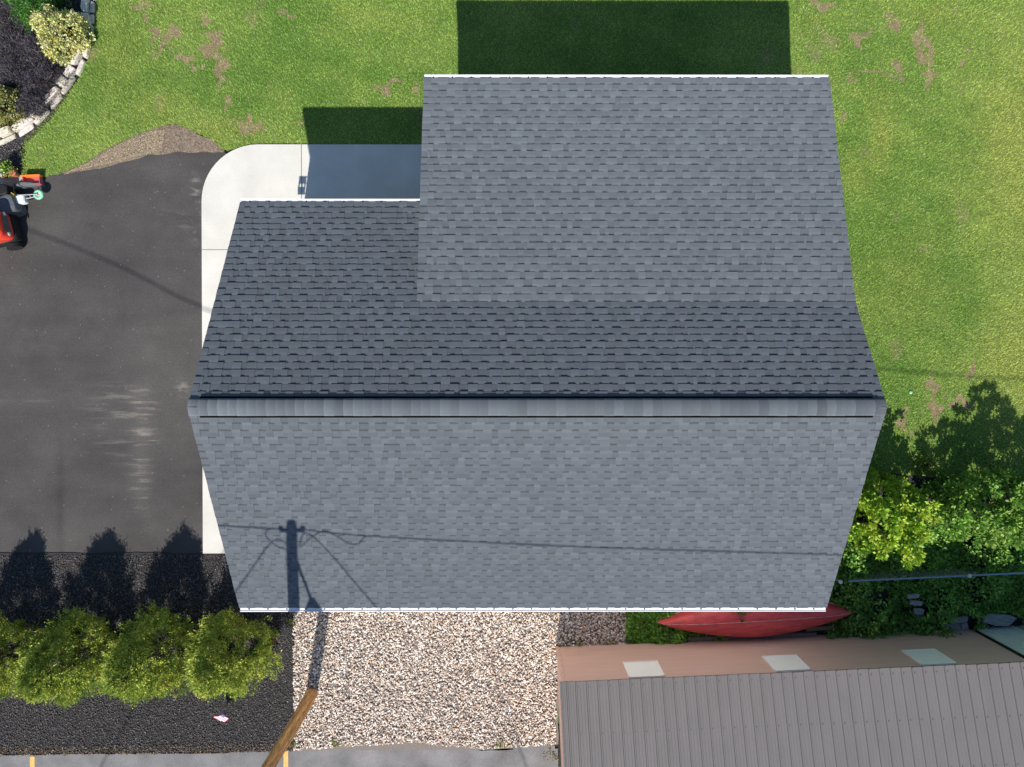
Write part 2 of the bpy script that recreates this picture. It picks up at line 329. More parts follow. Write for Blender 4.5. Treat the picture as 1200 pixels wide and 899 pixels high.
# ------------------------------------------------------------------ loose stones and chips
def ico():
    t = (1+5**.5)/2
    v = np.array([(-1,t,0),(1,t,0),(-1,-t,0),(1,-t,0),(0,-1,t),(0,1,t),(0,-1,-t),(0,1,-t),(t,0,-1),(t,0,1),(-t,0,-1),(-t,0,1)])/math.sqrt(1+t*t)
    f = np.array([(0,11,5),(0,5,1),(0,1,7),(0,7,10),(0,10,11),(1,5,9),(5,11,4),(11,10,2),(10,7,6),(7,1,8),(3,9,4),(3,4,2),(3,2,6),(3,6,8),(3,8,9),(4,9,5),(2,4,11),(6,2,10),(8,6,7),(9,8,1)])
    return v, f
IV, IF = ico()
def lumps(name, P, n, smin, smax, pal, m, z0, flat=(.5, .8), box=None, base=(IV, IF), pile=.02, zf=None, power=1.0, gain=1.0):
    Pn = np.array(P)[:, :2]; lo = Pn.min(0); hi = Pn.max(0)
    x = rng.uniform(lo[0], hi[0], n); y = rng.uniform(lo[1], hi[1], n); k = inpoly(P, x, y)
    if box is not None: k &= box(x, y)
    x = x[k]; y = y[k]; n = len(x); bv, bf = base
    s = smin+(smax-smin)*rng.random(n)**power; sc = np.stack([s*rng.uniform(.8, 1.35, n), s*rng.uniform(.65, 1, n), s*rng.uniform(*flat, n)], 1)
    v = bv[None]*(1+rng.uniform(-.16, .16, (n, len(bv), 1)))*sc[:, None, :]
    a = rng.uniform(0, 2*np.pi, n); t = rng.uniform(-.5, .5, n)
    ca, sa, ct, st = np.cos(a)[:, None], np.sin(a)[:, None], np.cos(t)[:, None], np.sin(t)[:, None]
    X, Y, Z = v[..., 0], v[..., 1]*ct-v[..., 2]*st, v[..., 1]*st+v[..., 2]*ct
    zz = z0+rng.uniform(0, pile, n)+(zf(x, y) if zf else 0)
    V = np.stack([X*ca-Y*sa+x[:, None], X*sa+Y*ca+y[:, None], Z+zz[:, None]], -1).reshape(-1, 3)
    Fc = (bf[None]+(np.arange(n)*len(bv))[:, None, None]).reshape(-1, bf.shape[1])
    pal = np.array(pal); w = pal[:, 3]/pal[:, 3].sum(); ci = rng.choice(len(pal), n, p=w)
    col = pal[ci, :3]*rng.uniform(.75, 1.2, n)[:, None]*gain
    return npmesh(name, V, Fc, np.repeat(col, len(bf), 0), m)
inG = [(-5.24, WF+.1), (2.85, WF+.1), (2.75, -6.45), (1.12, -6.45), (1.08, g2(650, 871)[1]), (-.5, g2(580, 877)[1]), (-2.4, g2(480, 869)[1]), (-5.22, g2(343, 878)[1])]
pal = [(.60,.54,.47,3.2),(.52,.44,.36,3),(.72,.67,.61,2.2),(.40,.29,.21,1.7),(.46,.35,.27,2),(.30,.26,.23,1.3),(.17,.14,.125,.9),(.48,.31,.18,.4),(.50,.41,.36,1.8)]
meta(lumps('river_gravel', inG, 46000, .012, .032, pal, M['stones'], .026, pile=.03, power=1.4, gain=np.array([1.26, 1.25, 1.26])), 'pale mixed river gravel filling the bed before the garage', 'gravel', kind='stuff')
TV = np.array([(1, 0, -.3), (-.6, .8, -.3), (-.6, -.8, -.3), (0.1, 0, .7)]); TF = np.array([(0, 1, 3), (1, 2, 3), (2, 0, 3), (0, 2, 1)])
palb = [(.125,.117,.120,6),(.19,.18,.183,4),(.068,.063,.066,3),(.15,.14,.13,.8),(.14,.10,.07,.4),(.42,.40,.36,.08)]
inB = [(-13.6, -4.26), (-5.25, -4.26), (-5.26, g2(343, 879)[1]), (-13.6, g2(0, 883)[1])]
meta(lumps('black_mulch', inB, 62000, .010, .028, palb, M['chips'], .024, base=(TV, TF), pile=.02, power=1.6), 'black mulch chips spread under the row of cedars', 'mulch', kind='stuff')
bedP = [g2(*p) for p in [(-60, -70), (106, -70), (104, 0), (95, 60), (80, 98), (56, 132), (30, 155), (28, 180), (26, 205), (-60, 215)]]
meta(lumps('dark_mulch', bedP, 14000, .014, .032, palb, M['chips'], .024, base=(TV, TF), pile=.02), 'dark mulch chips under the shrubs behind the stone border', 'mulch', kind='stuff')
pals = [(.24,.18,.13,3),(.34,.27,.19,2),(.15,.115,.09,3),(.48,.40,.28,1)]
meta(lumps('dry_thatch', [g2(*p) for p in [(76, 203), (104, 190), (146, 166), (178, 154), (194, 152), (190, 177), (122, 193)]], 16000, .005, .018, [(.60,.49,.34,3),(.46,.36,.24,2)], M['chips'], .024, base=(TV, TF), pile=.012, power=1.5, flat=(.2, .4)), 'pale dry thatch over the left half of the bare soil', 'thatch', kind='stuff')
meta(lumps('soil_clods', soilP, 16000, .004, .014, pals, M['chips'], .018, base=(TV, TF), pile=.012, power=2), 'clods and dry thatch on the bare soil beside the driveway', 'soil', kind='stuff')
edgeP = [(-13.6, g2(0, 882)[1]+.16), (-5.2, g2(343, 877)[1]+.14), (-5.2, g2(343, 877)[1]-.07), (-13.6, g2(0, 883)[1]-.07)]
meta(lumps('road_edge_debris', edgeP, 3800, .010, .028, [(.18,.13,.09,3),(.32,.22,.13,1.6),(.09,.07,.05,3),(.4,.36,.3,.8)], M['chips'], .03, base=(TV, TF), power=1.6), 'dry leaf litter and grit along the edge of the road', 'litter', kind='stuff')
meta(lumps('driveway_grit', [g2(0, 240), g2(235, 200), g2(235, 660), g2(0, 660)], 500, .006, .016, [(.3,.28,.25,2),(.1,.09,.08,3)], M['chips'], .006, base=(TV, TF), pile=0), 'loose grit and crumbs scattered over the asphalt driveway', 'grit', kind='stuff')

# ------------------------------------------------------------------ the garage
gar = empty('garage', (0, 0, 0))
meta(gar, 'white garage under a dark grey shingled gable roof with a rear shed extension', 'garage')
# walls with lapped siding
def lapwall(p0, p1, z0, topf, n_out, name='wall', m=None, parent=None, lap=.115, out=.009):
    p0 = Vector(p0); p1 = Vector(p1); d = p1-p0; mbw = MB(); no = Vector(n_out); zt = max(topf(t) for t in np.linspace(0, 1, 41)); z = z0
    while z < zt-1e-4:
        z2 = min(z+lap, zt); ok = [t for t in np.linspace(0, 1, 161) if topf(t) >= z2-1e-4]
        if not ok: break
        a, b = p0+d*ok[0], p0+d*ok[-1]
        mbw.add([(a.x+no.x*out, a.y+no.y*out, z), (b.x+no.x*out, b.y+no.y*out, z), (b.x, b.y, z2), (a.x, a.y, z2), (a.x, a.y, z), (b.x, b.y, z)], [(0, 1, 2, 3), (0, 4, 5, 1)])
        z = z2
    # solid backing
    ts = np.linspace(0, 1, 21); vs = []
    for t in ts:
        q = p0+d*t-no*.02; vs += [(q.x, q.y, z0), (q.x, q.y, topf(t))]
    mbw.add(vs, [(2*i, 2*i+2, 2*i+3, 2*i+1) for i in range(len(ts)-1)])
    return mbw.obj(name, m or M['vinyl'], parent)
SF = (ZR-ZF)/(YR-YF); SB = (ZR-ZB)/(YB-YR); SSH = (ZK-ZX)/(YX-YK)
def roofz(y, ext):
    z = ZR-(YR-y)*SF if y < YR else ZR-(y-YR)*SB
    if ext and y > YK: z = ZK-(y-YK)*SSH
    return z-.14
lapwall((WL, WF, 0), (WR, WF, 0), .05, lambda t: roofz(WF, 0), (0, -1, 0), parent=gar)
lapwall((WL, WB, 0), (WL, WF, 0), .05, lambda t: roofz(WB+(WF-WB)*t, 0), (-1, 0, 0), parent=gar)
lapwall((WR, WF, 0), (WR, WX, 0), .05, lambda t: roofz(WF+(WX-WF)*t, 1), (1, 0, 0), parent=gar)
lapwall((WR, WX, 0), (WE, WX, 0), .05, lambda t: roofz(WX, 1), (0, 1, 0), parent=gar)
lapwall((WE, WX, 0), (WE, YK, 0), .05, lambda t: roofz(WX+(YK-WX)*t, 1), (-1, 0, 0), parent=gar)
lapwall((WE, WB, 0), (WL, WB, 0), .05, lambda t: roofz(WB, 0), (0, 1, 0), parent=gar)
def slab_on(y0, z0, y1, z1, x0, x1, th=.11, lift=-.004):
    m_ = MB(); d = Vector((0, y1-y0, z1-z0)).normalized(); n_ = Vector((0, -d.z, d.y)); n_ = n_ if n_.z > 0 else -n_
    a = Vector((0, y0, z0))+n_*lift; b = Vector((0, y1, z1))+n_*lift; c = b-n_*th; e = a-n_*th
    return [(x0, *a.yz), (x1, *a.yz), (x1, *b.yz), (x0, *b.yz), (x0, *e.yz), (x1, *e.yz), (x1, *c.yz), (x0, *c.yz)]
BF = [(0,1,2,3),(4,7,6,5),(0,4,5,1),(1,5,6,2),(2,6,7,3),(3,7,4,0)]
mb = MB()
mb.add(slab_on(YF, ZF, YR, ZR, XL+.015, XR-.015), BF); mb.add(slab_on(YB, ZB, YR, ZR, XL+.015, XE+.03), BF)
mb.add(slab_on(YK-.0, ZK, YR, ZR, XE+.03, XR-.015), BF); mb.add(slab_on(YX, ZX, YK, ZK, XE+.015, XR-.015), BF)
roof = mb.obj('roof', M['vinyl'], gar)
# cheek under the shed rake
mb = MB(); zb = lambda y: ZR-(y-YR)*SB; zs = lambda y: ZK-(y-YK)*SSH
mb.add([(XE+.05, YK, ZK-.02), (XE+.05, YX-.03, zs(YX)-.05), (XE+.05, YX-.03, zs(YX)-.2), (XE+.05, YB, ZB-.05)], [(0, 1, 2, 3)])
mb.obj('rake_board', M['white'], gar)
for xx, ys in ((XL, (YF, YR, YB)), (XR, (YF, YR, YK, YX))):
    mb = MB(); s_ = -1 if xx < 0 else 1
    for a, b in zip(ys[:-1], ys[1:]):
        za, zb_ = (ZF if a == YF else ZR if a == YR else ZK), (ZR if b == YR else ZK if b == YK else ZB if b == YB else ZX)
        mb.add([(xx-s_*.012, a, za-.012), (xx-s_*.012, b, zb_-.012), (xx-s_*.012, b, zb_-.16), (xx-s_*.012, a, za-.16),
                (xx-s_*.04, a, za-.012), (xx-s_*.04, b, zb_-.012), (xx-s_*.04, b, zb_-.16), (xx-s_*.04, a, za-.16)], BF)
    mb.obj('rake_board', M['white'], gar)

# shingles
TONES = [((.130,.146,.165),4),((.123,.138,.157),4),((.137,.154,.174),3),((.115,.129,.146),2.2),((.124,.136,.151),2),((.116,.132,.151),1.2)]
TC = [np.array(t[0]) for t in TONES]; TW = np.array([t[1] for t in TONES]); TW = TW/TW.sum()
def tone(): return TC[rng.choice(len(TC), p=TW)]*rng.uniform(.96, 1.04)
class Slope:
    def __init__(s, y0, z0, y1, z1):
        s.o = Vector((0, y0, z0)); d = Vector((0, y1-y0, z1-z0)); s.len = d.length; s.d = d.normalized()
        n = Vector((0, -s.d.z, s.d.y)); s.n = n if n.z > 0 else -n; s.flip = s.d.y < 0
    def p(s, x, t, h): q = s.o+s.d*t+s.n*h; return (x, q.y, q.z)
def shingle_geo(mb, S, x0, x1, t0, e):
    # one laminated strip: a thin base course and thicker teeth, each butt standing proud of the course below
    x = x0; tooth = rng.random() < .5; wob = lambda: rng.uniform(-.0012, .0012)
    def q(vs, col):
        mb.add(vs, [(0, 1, 2, 3) if not S.flip else (3, 2, 1, 0)], col)
    prev = None
    while x < x1-1e-4:
        w = rng.choice([.11, .13, .15, .17, .22] if tooth else [.10, .12, .14, .16]); xe = min(x+w, x1)
        if x1-xe < .03: xe = x1
        col = tone(); jog = rng.uniform(-.0015, .0015)
        if tooth:
            hb, hu, tb = .0150+wob(), .0055, t0-.003+jog
            tm = t0+e*.55; hm = hb+(hu-hb)*.55
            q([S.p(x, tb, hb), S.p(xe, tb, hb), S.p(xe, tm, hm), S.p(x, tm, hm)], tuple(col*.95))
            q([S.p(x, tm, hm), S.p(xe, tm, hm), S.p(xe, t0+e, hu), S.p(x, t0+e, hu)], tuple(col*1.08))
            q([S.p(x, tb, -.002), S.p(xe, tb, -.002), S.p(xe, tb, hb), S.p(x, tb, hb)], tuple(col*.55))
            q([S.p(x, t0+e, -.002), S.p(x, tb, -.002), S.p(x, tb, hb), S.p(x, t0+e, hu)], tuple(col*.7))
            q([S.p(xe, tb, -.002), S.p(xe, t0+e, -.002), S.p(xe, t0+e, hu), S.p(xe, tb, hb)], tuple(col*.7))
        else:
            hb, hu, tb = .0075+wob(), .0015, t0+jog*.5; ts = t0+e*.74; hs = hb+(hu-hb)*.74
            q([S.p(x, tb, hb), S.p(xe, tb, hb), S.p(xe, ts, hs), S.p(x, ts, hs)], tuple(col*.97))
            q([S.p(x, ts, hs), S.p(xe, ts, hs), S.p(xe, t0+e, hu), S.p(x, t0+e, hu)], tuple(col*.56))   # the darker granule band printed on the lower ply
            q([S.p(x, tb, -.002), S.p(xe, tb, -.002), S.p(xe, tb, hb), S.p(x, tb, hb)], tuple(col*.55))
        x = xe; tooth = not tooth
jobs = []
def lay(S, rows, e, x0f, x1f):
    for i in range(rows):
        x0, x1 = x0f(i), x1f(i); off = [0, .33, .66, .17, .5, .83][i % 6]*1.0+rng.uniform(-.02, .02); x = x0; first = True
        while x < x1-1e-4:
            w = (1.0-off) if first else 1.0
            if w < .12: w += 1.0
            xe = min(x+w, x1)
            if x1-xe < .15: xe = x1
            p = S.p((x+xe)/2, i*e, 0); jobs.append((Vector(p).lerp(Vector((0, 0, H)), 0).__sub__(Vector((0, 0, H))).length/(xe-x)**.5, S, x, xe, i*e, e)); x = xe; first = False
SFr = Slope(YF-.015, ZF-.008, YR, ZR); SBk = Slope(YB+.015, ZB-.008, YR, ZR); SSd = Slope(YX+.015, ZX-.004, YK, ZK)
eF, eB, eS = SFr.len/32, SBk.len/32, SSd.len/32
lay(SFr, 32, eF, lambda i: XL-.012+rng.uniform(-.003, .003), lambda i: XR+.012+rng.uniform(-.003, .003))
lay(SBk, 32, eB, lambda i: XL-.012+rng.uniform(-.003, .003), lambda i: (XE+.0 if i < 17 else XR+.012+rng.uniform(-.003, .003)))
lay(SSd, 32, eS, lambda i: XE-.012+rng.uniform(-.003, .003), lambda i: XR+.012+rng.uniform(-.003, .003))
jobs.sort(key=lambda j: j[0])
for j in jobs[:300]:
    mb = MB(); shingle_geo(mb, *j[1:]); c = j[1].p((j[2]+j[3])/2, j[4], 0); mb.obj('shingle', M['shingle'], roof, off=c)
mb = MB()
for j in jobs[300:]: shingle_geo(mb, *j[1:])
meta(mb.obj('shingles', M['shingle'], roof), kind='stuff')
# ridge vent and its caps
nF, nB = SFr.n, SBk.n; X0, X1 = XL+.17, XR-.19
def saddle(h, hw, flat=True):                  # cross-section points over the ridge at height h above the slopes
    za, zb_ = ZR-hw*SF+h*1.13, ZR-hw*SB+h*1.13; top = ZR+h*1.0-.022; out = []
    for k in range(9):
        t = -1+k/4; e_ = za if t < 0 else zb_; out.append(Vector((0, YR+t*hw, top+(e_-top)*abs(t)**1.7)))
    return out
mb = MB(); T = saddle(.030, .178); B_ = [Vector((0, p.y, p.z-.03)) for p in T]; vs = []; K9 = 9
for x in (X0, X1): vs += [(x, p.y, p.z) for p in T]+[(x, p.y, p.z) for p in B_]
mb.add(vs, [(i, 18+i, 19+i, i+1) for i in range(8)]+[(9, 27, 18, 0), (8, 26, 35, 17), (0, 1, 2, 3, 4, 5, 6, 7, 8, 17, 9), (26, 25, 24, 23, 22, 21, 20, 19, 18, 27, 35)])
mb.obj('ridge_vent', M['vent'], roof)
def cap(xa, xb, h, hw, ho):
    m_ = MB(); col = tone()*rng.choice([1.02, 1, 1.08, .90]); T0 = saddle(h+ho, hw); T1 = saddle(h, hw); U0 = saddle(h-.008, hw)
    vs = [(xa, p.y, p.z) for p in T0]+[(xb, p.y, p.z) for p in T1]+[(xa, p.y, p.z) for p in U0]+[(xb, p.y, p.z) for p in U0]
    m_.add(vs, [(i, 9+i, 10+i, i+1) for i in range(8)]+[(18, 27, 9, 0), (8, 17, 35, 26)]+[(i, i+1, 19+i, 18+i) for i in range(8)], tuple(col))
    o = m_.obj('ridge_cap', M['shingle'], roof, off=((xa+xb)/2, YR, ZR)); o.data.polygons.foreach_set('use_smooth', [i < 8 for i in range(18)]); return o
n = 70; st = (X1-X0+.02)/n
for i in range(n): cap(X0-.01+i*st, X0-.01+(i+1)*st+.004, .036, .145+rng.uniform(-.003, .003), .005)
cap(XL-.012, X0-.012, .020, .15, .004); cap(X1+.012, XR+.012, .020, .15, .004)
# gutters
def gutter(y, z, xa, xb, s_):                  # s_: outward direction in y
    top = z-.022; m_ = MB(); ya, yb = sorted((y+s_*.012, y+s_*.078))
    m_.box(xa, xb, ya, yb, top-.10, top-.004)
    yl = sorted((y+s_*.066, y+s_*.082)); m_.box(xa-.002, xb+.002, yl[0], yl[1], top-.03, top+.008)
    yi = sorted((y-s_*.002, y+s_*.0115)); m_.box(xa+.004, xb-.004, yi[0], yi[1], top-.06, top+.004)
    o_ = m_.obj('gutter', M['white'], gar); x = xa+.16; hm = None
    while x < xb-.05:
        if hm is None:
            m2 = MB(); m2.box(0, .030, *sorted((s_*.014, s_*.044)), -.004, .006); h_ = m2.obj('hanger', M['screw'], o_); hm = h_.data
        else: h_ = link('hanger', hm, o_)
        h_.location = (x, y, top); x += .372
    return o_
gutter(YF-.02, ZF-.01, XL+.0, XR-.0, -1); gutter(YB+.012, ZB-.01, XL, XE-.01, 1); gutter(YX+.012, ZX, XE, XR, 1)
# doors (hardly seen from here)
for (ya, yb) in ((WF+.7, WF+3.4), (WB-3.3, WB-.6)):
    dr = empty('overhead_door', (0, 0, 0)); dr.parent = gar
    for k_ in range(4):
        mb = MB(); z = .06+k_*.54; mb.box(WL-.030, WL-.012, ya, yb, z, z+.532)
        mb.obj('door_panel', M['white'], dr)
    mb = MB(); mb.box(WL-.035, WL-.010, ya-.1, ya-.002, .05, 2.3); mb.box(WL-.035, WL-.010, yb+.002, yb+.1, .05, 2.3); mb.box(WL-.036, WL-.010, ya-.1, yb+.1, 2.302, 2.4); mb.obj('door_frame', M['white'], dr)
# lantern on the gable wall: backplate, arm, cage
lan = empty('wall_lantern', (WL, 2.42, 2.25)); lan.parent = gar
mb = MB(); mb.box(-.03, 0, -.06, .06, -.12, .12); mb.obj('backplate', M['black'], lan)
mb = MB(); mb.tube([(-.02, 0, .1), (-.10, 0, .17), (-.2, 0, .12)], .012); mb.obj('lamp_arm', M['black'], lan)
mb = MB()
for sx_ in (-.27, -.13):
    for sy_ in (-.07, .07): mb.box(sx_-.008, sx_+.008, sy_-.008, sy_+.008, -.16, .08)
mb.box(-.285, -.115, -.085, .085, -.175, -.155); mb.box(-.285, -.115, -.085, .085, .08, .1); mb.box(-.24, -.16, -.04, .04, .1, .13); mb.box(-.215, -.185, -.015, .015, -.15, -.02)
mb.obj('cage', M['black'], lan)

# ------------------------------------------------------------------ utility pole and cables
PX, PY, PT = -4.79, -7.615, 9.1
pole = empty('utility_pole', (PX, PY, 0)); meta(pole, 'brown wooden utility pole leaning out over the road from the gravel bed', 'utility pole')
pole['label'] = 'brown wooden utility pole standing at the corner of the gravel bed'
mb = MB(); zz = [-.3, 0, .4, 1, 2, 3, 4, 5, 6, 7, 8, 8.9, PT]
mb.tube([(.012*math.sin(z*1.3)+.017*z, .01*math.cos(z), z) for z in zz], [.142-.0045*max(z, 0) for z in zz[:-1]]+[.085], 20)
mb.obj('shaft', M['pole'], pole, smooth=True)
mb = MB(); tx = .15
mb.box(tx-.23, tx+.23, -.05, .02, 8.80, 8.88); mb.obj('crossarm', M['wood'], pole)
for s_ in (-1, 1):
    mb = MB(); mb.tube([(tx+s_*.20, 0, 8.86), (tx+s_*.20, 0, 8.88), (tx+s_*.20, 0, 8.93), (tx+s_*.20, 0, 8.95)], [.03, .055, .05, .02], 10); mb.obj('insulator', M['porcelain'], pole)
arm = MB(); arm.tube([(.2, -.06, 7.9), (.22, -.5, 7.88), (.26, -1.0, 7.84), (.29, -1.42, 7.8)], .03); arm.obj('lamp_arm', M['grey'], pole)
mb = MB(); mb.tube([(.30, -1.34, 7.84), (.30, -1.42, 7.76), (.30, -1.60, 7.55), (.30, -1.70, 7.42)], [.05, .10, .21, .24], 14); mb.obj('lamp_shade', M['grey'], pole)
def cable(name, pts, r, label, grp=None):
    P = [np.array(p, float) for p in pts]; Q = []
    for i in range(len(P)-1):
        p0 = P[max(i-1, 0)]; p1 = P[i]; p2 = P[i+1]; p3 = P[min(i+2, len(P)-1)]
        for t in np.linspace(0, 1, 9)[:-1]:
            Q.append(.5*((2*p1)+(-p0+p2)*t+(2*p0-5*p1+4*p2-p3)*t*t+(-p0+3*p1-3*p2+p3)*t**3))
    Q.append(P[-1]); mb = MB(); mb.tube(Q, r, 6); o = mb.obj(name, M['wire'], smooth=True); meta(o, label, 'cable', grp); return o
cable('overhead_cable', [(PX+.35, PY, 8.85), (-4.0, -7.45, 8.6), (-2.79, -7.62, 8.6), (.99, -7.95, 8.6), (5.57, -8.21, 8.6), (14, -8.9, 8.7), (40, -10.5, 9.2)], .016, 'main overhead cable running east from the utility pole above the garage front')
cable('overhead_cable', [(PX-.05, PY, 8.86), (-5.2, -7.2, 8.5), (-5.86, -7.13, 8.5), (-8.43, -6.83, 8.5), (-12.78, -5.45, 9.0), (-28, -1, 9.6)], .017, 'overhead service cable running west from the utility pole across the driveway')
cable('overhead_cable', [(-4.68, PY-.05, 8.3), (-5.0, -7.55, 8.4), (-5.93, -9.13, 8.4), (-9.2, -14.6, 8.3), (-20, -33, 7.5)], .015, 'service drop slanting southwest from the utility pole over the road')
cable('overhead_cable', [(-4.52, PY+.02, 8.3), (-4.23, -7.38, 8.4), (-3.36, -9.81, 8.4), (-1.2, -16, 8.2), (5, -34, 7)], .015, 'service drop slanting southeast from the utility pole over the road')
cable('drip_loop', [(-4.52, -7.62, 8.25), (-4.23, -7.38, 8.4), (-4.01, -7.26, 8.45), (-3.82, -7.4, 8.45), (-3.70, -7.56, 8.45), (-3.59, -7.68, 8.45), (-3.42, -7.66, 8.45), (-3.29, -7.46, 8.45), (-3.2, -7.5, 8.55)], .014, 'slack loop of cable hanging beside the east side of the pole top')
cable('drip_loop', [(-4.72, -7.72, 8.3), (-4.9, -7.7, 8.35), (-5.05, -7.5, 8.4), (-5.1, -7.35, 8.45), (-5.0, -7.25, 8.5), (-4.8, -7.35, 8.6)], .013, 'slack loop of cable hanging beside the west side of the pole top')

# ------------------------------------------------------------------ neighbouring barn
ZE = 2.09; A0 = np.array(g2(652, 757.5)); ang = math.radians(2.45); ux = np.array([math.cos(ang), math.sin(ang)]); uy = np.array([math.sin(ang), -math.cos(ang)])
barn = empty('barn', (A0[0], A0[1], 0), ang); meta(barn, 'long low barn with brown ribbed metal roof and pinkish brown wall', 'barn')
# local frame: x along the wall, -y away from the garage (south), z up
LB = 9.98; LG = 16.0; PB = .22
lapwall((0, 0, 0), (LB, 0, 0), 0, lambda t: ZE+.02, (0, 1, 0), parent=barn, m=M['bwall'], lap=.098, out=.006)
lapwall((0, -12, 0), (0, 0, 0), 0, lambda t: ZE+.02+PB*12*(1-t) if t > .5 else ZE+.02+PB*12*t, (-1, 0, 0), parent=barn, m=M['bwall'], lap=.098, out=.006)
mb = MB(); mb.box(-.022, .05, -.05, .022, 0, ZE); mb.obj('corner_trim', M['bwall'], barn)
mb = MB(); mb.box(LB-.03, LB+.04, -.05, .03, 0, ZE); mb.obj('corner_trim', M['black'], barn)
def barnx(px, py, z):                          # along-wall distance of a measured point on the wall
    q = np.array(g2(px, py, z))-A0; return float(q@ux)
for (a, b), (c, d) in ((((730.5, 780.6), (770, 779)), ((735.5, 795.6), (778.7, 794.8))), (((893, 773.5), (934, 772)), ((905.8, 788.8), (947.5, 787))), (((1057, 765.6), (1096, 764.5)), ((1075, 781), (1117, 779)))):
    zl, zh = 1.17, 1.85; xa = (barnx(*a, zl)+barnx(*c, zh))/2; xb = (barnx(*b, zl)+barnx(*d, zh))/2
    wd = empty('window', (0, 0, 0)); wd.parent = barn
    mb = MB(); mb.box(xa+.03, xb-.03, 0, .022, zl+.03, zh+.1); mb.obj('pane', M['bwhite'], wd)
    mb = MB(); t_ = .03
    mb.box(xa, xa+t_, 0, .034, zl, zh+.1); mb.box(xb-t_, xb, 0, .034, zl, zh+.1); mb.box(xa+t_, xb-t_, 0, .033, zh+.1, zh+.13); mb.box(xa+t_, xb-t_, 0, .033, zl, zl+t_); mb.obj('frame', M['bwhite'], wd)
# sage metal wall, one panel per rib pitch
x = LB+.045; mb_s = None
while x < LG:
    mb = MB(); w = .228
    prof = [(0, .0), (.03, .0), (.045, .02), (.065, .02), (.08, 0), (.12, 0), (.13, .005), (.14, 0), (w, 0)]
    vs = [(x+a_, .012+b_, 0) for a_, b_ in prof]+[(x+a_, .012+b_, ZE) for a_, b_ in prof]; k_ = len(prof)
    mb.add(vs, [(i, i+k_, i+k_+1, i+1) for i in range(k_-1)]); mb.obj('siding_panel', M['gwall'], barn); x += w
# roof panels: flat pan, raised rib, two small stiffeners
x = -.07; OV = .06; RL = 7.5; pitch_len = math.sqrt(1+PB*PB); i = 0
while x < LG:
    w = .2286; mb = MB(); j_ = rng.uniform(-.006, .006)
    if i == 0: w_ = .14
    elif i == 1: w_ = .19
    else: w_ = w
    prof = [(0, .004), (.010, .024), (.028, .024), (.040, .004), (w_*.40, .002), (w_*.43, .008), (w_*.46, .002), (w_*.70, .002), (w_*.73, .008), (w_*.76, .002), (w_-.005, .004)]
    k_ = len(prof); y0_ = OV+j_; y1_ = -RL; vs = []
    for yy in (y0_, y1_): vs += [(x+a_, yy, ZE+.06+(OV-yy)*PB+b_) for a_, b_ in prof]
    vs += [(x+a_, y0_, ZE+.03) for a_, b_ in prof]
    mb.add(vs, [(q_, q_+k_, q_+k_+1, q_+1)[::-1] for q_ in range(k_-1)]+[(q_, q_+1, q_+1+2*k_, q_+2*k_) for q_ in range(k_-1)])
    ob = mb.obj('roof_panel', M['broof'], barn)
    x += w_; i += 1
mb = MB(); x = -.07+.14+.19
while x < 12.5:
    for k_, yy in enumerate((-.05, -.95, -1.85, -2.75)):
        for dx_ in (.055,):
            zc = ZE+.06+(OV-yy)*PB; mb.box(x+dx_-.008, x+dx_+.008, yy-.008, yy+.008, zc+.002, zc+.012)
    x += .2286
mb.obj('roof_screws', M['screw'], barn)['kind'] = 'stuff'
mb = MB(); vs = [(-.05, OV-.03, ZE+.045), (LG, OV-.03, ZE+.045), (LG, -RL, ZE+.045+(OV+RL)*PB), (-.05, -RL, ZE+.045+(OV+RL)*PB)]
vs += [(a_, b_, c_-.08) for a_, b_, c_ in vs]; mb.add(vs, BF); mb.obj('roof_deck', M['black'], barn)

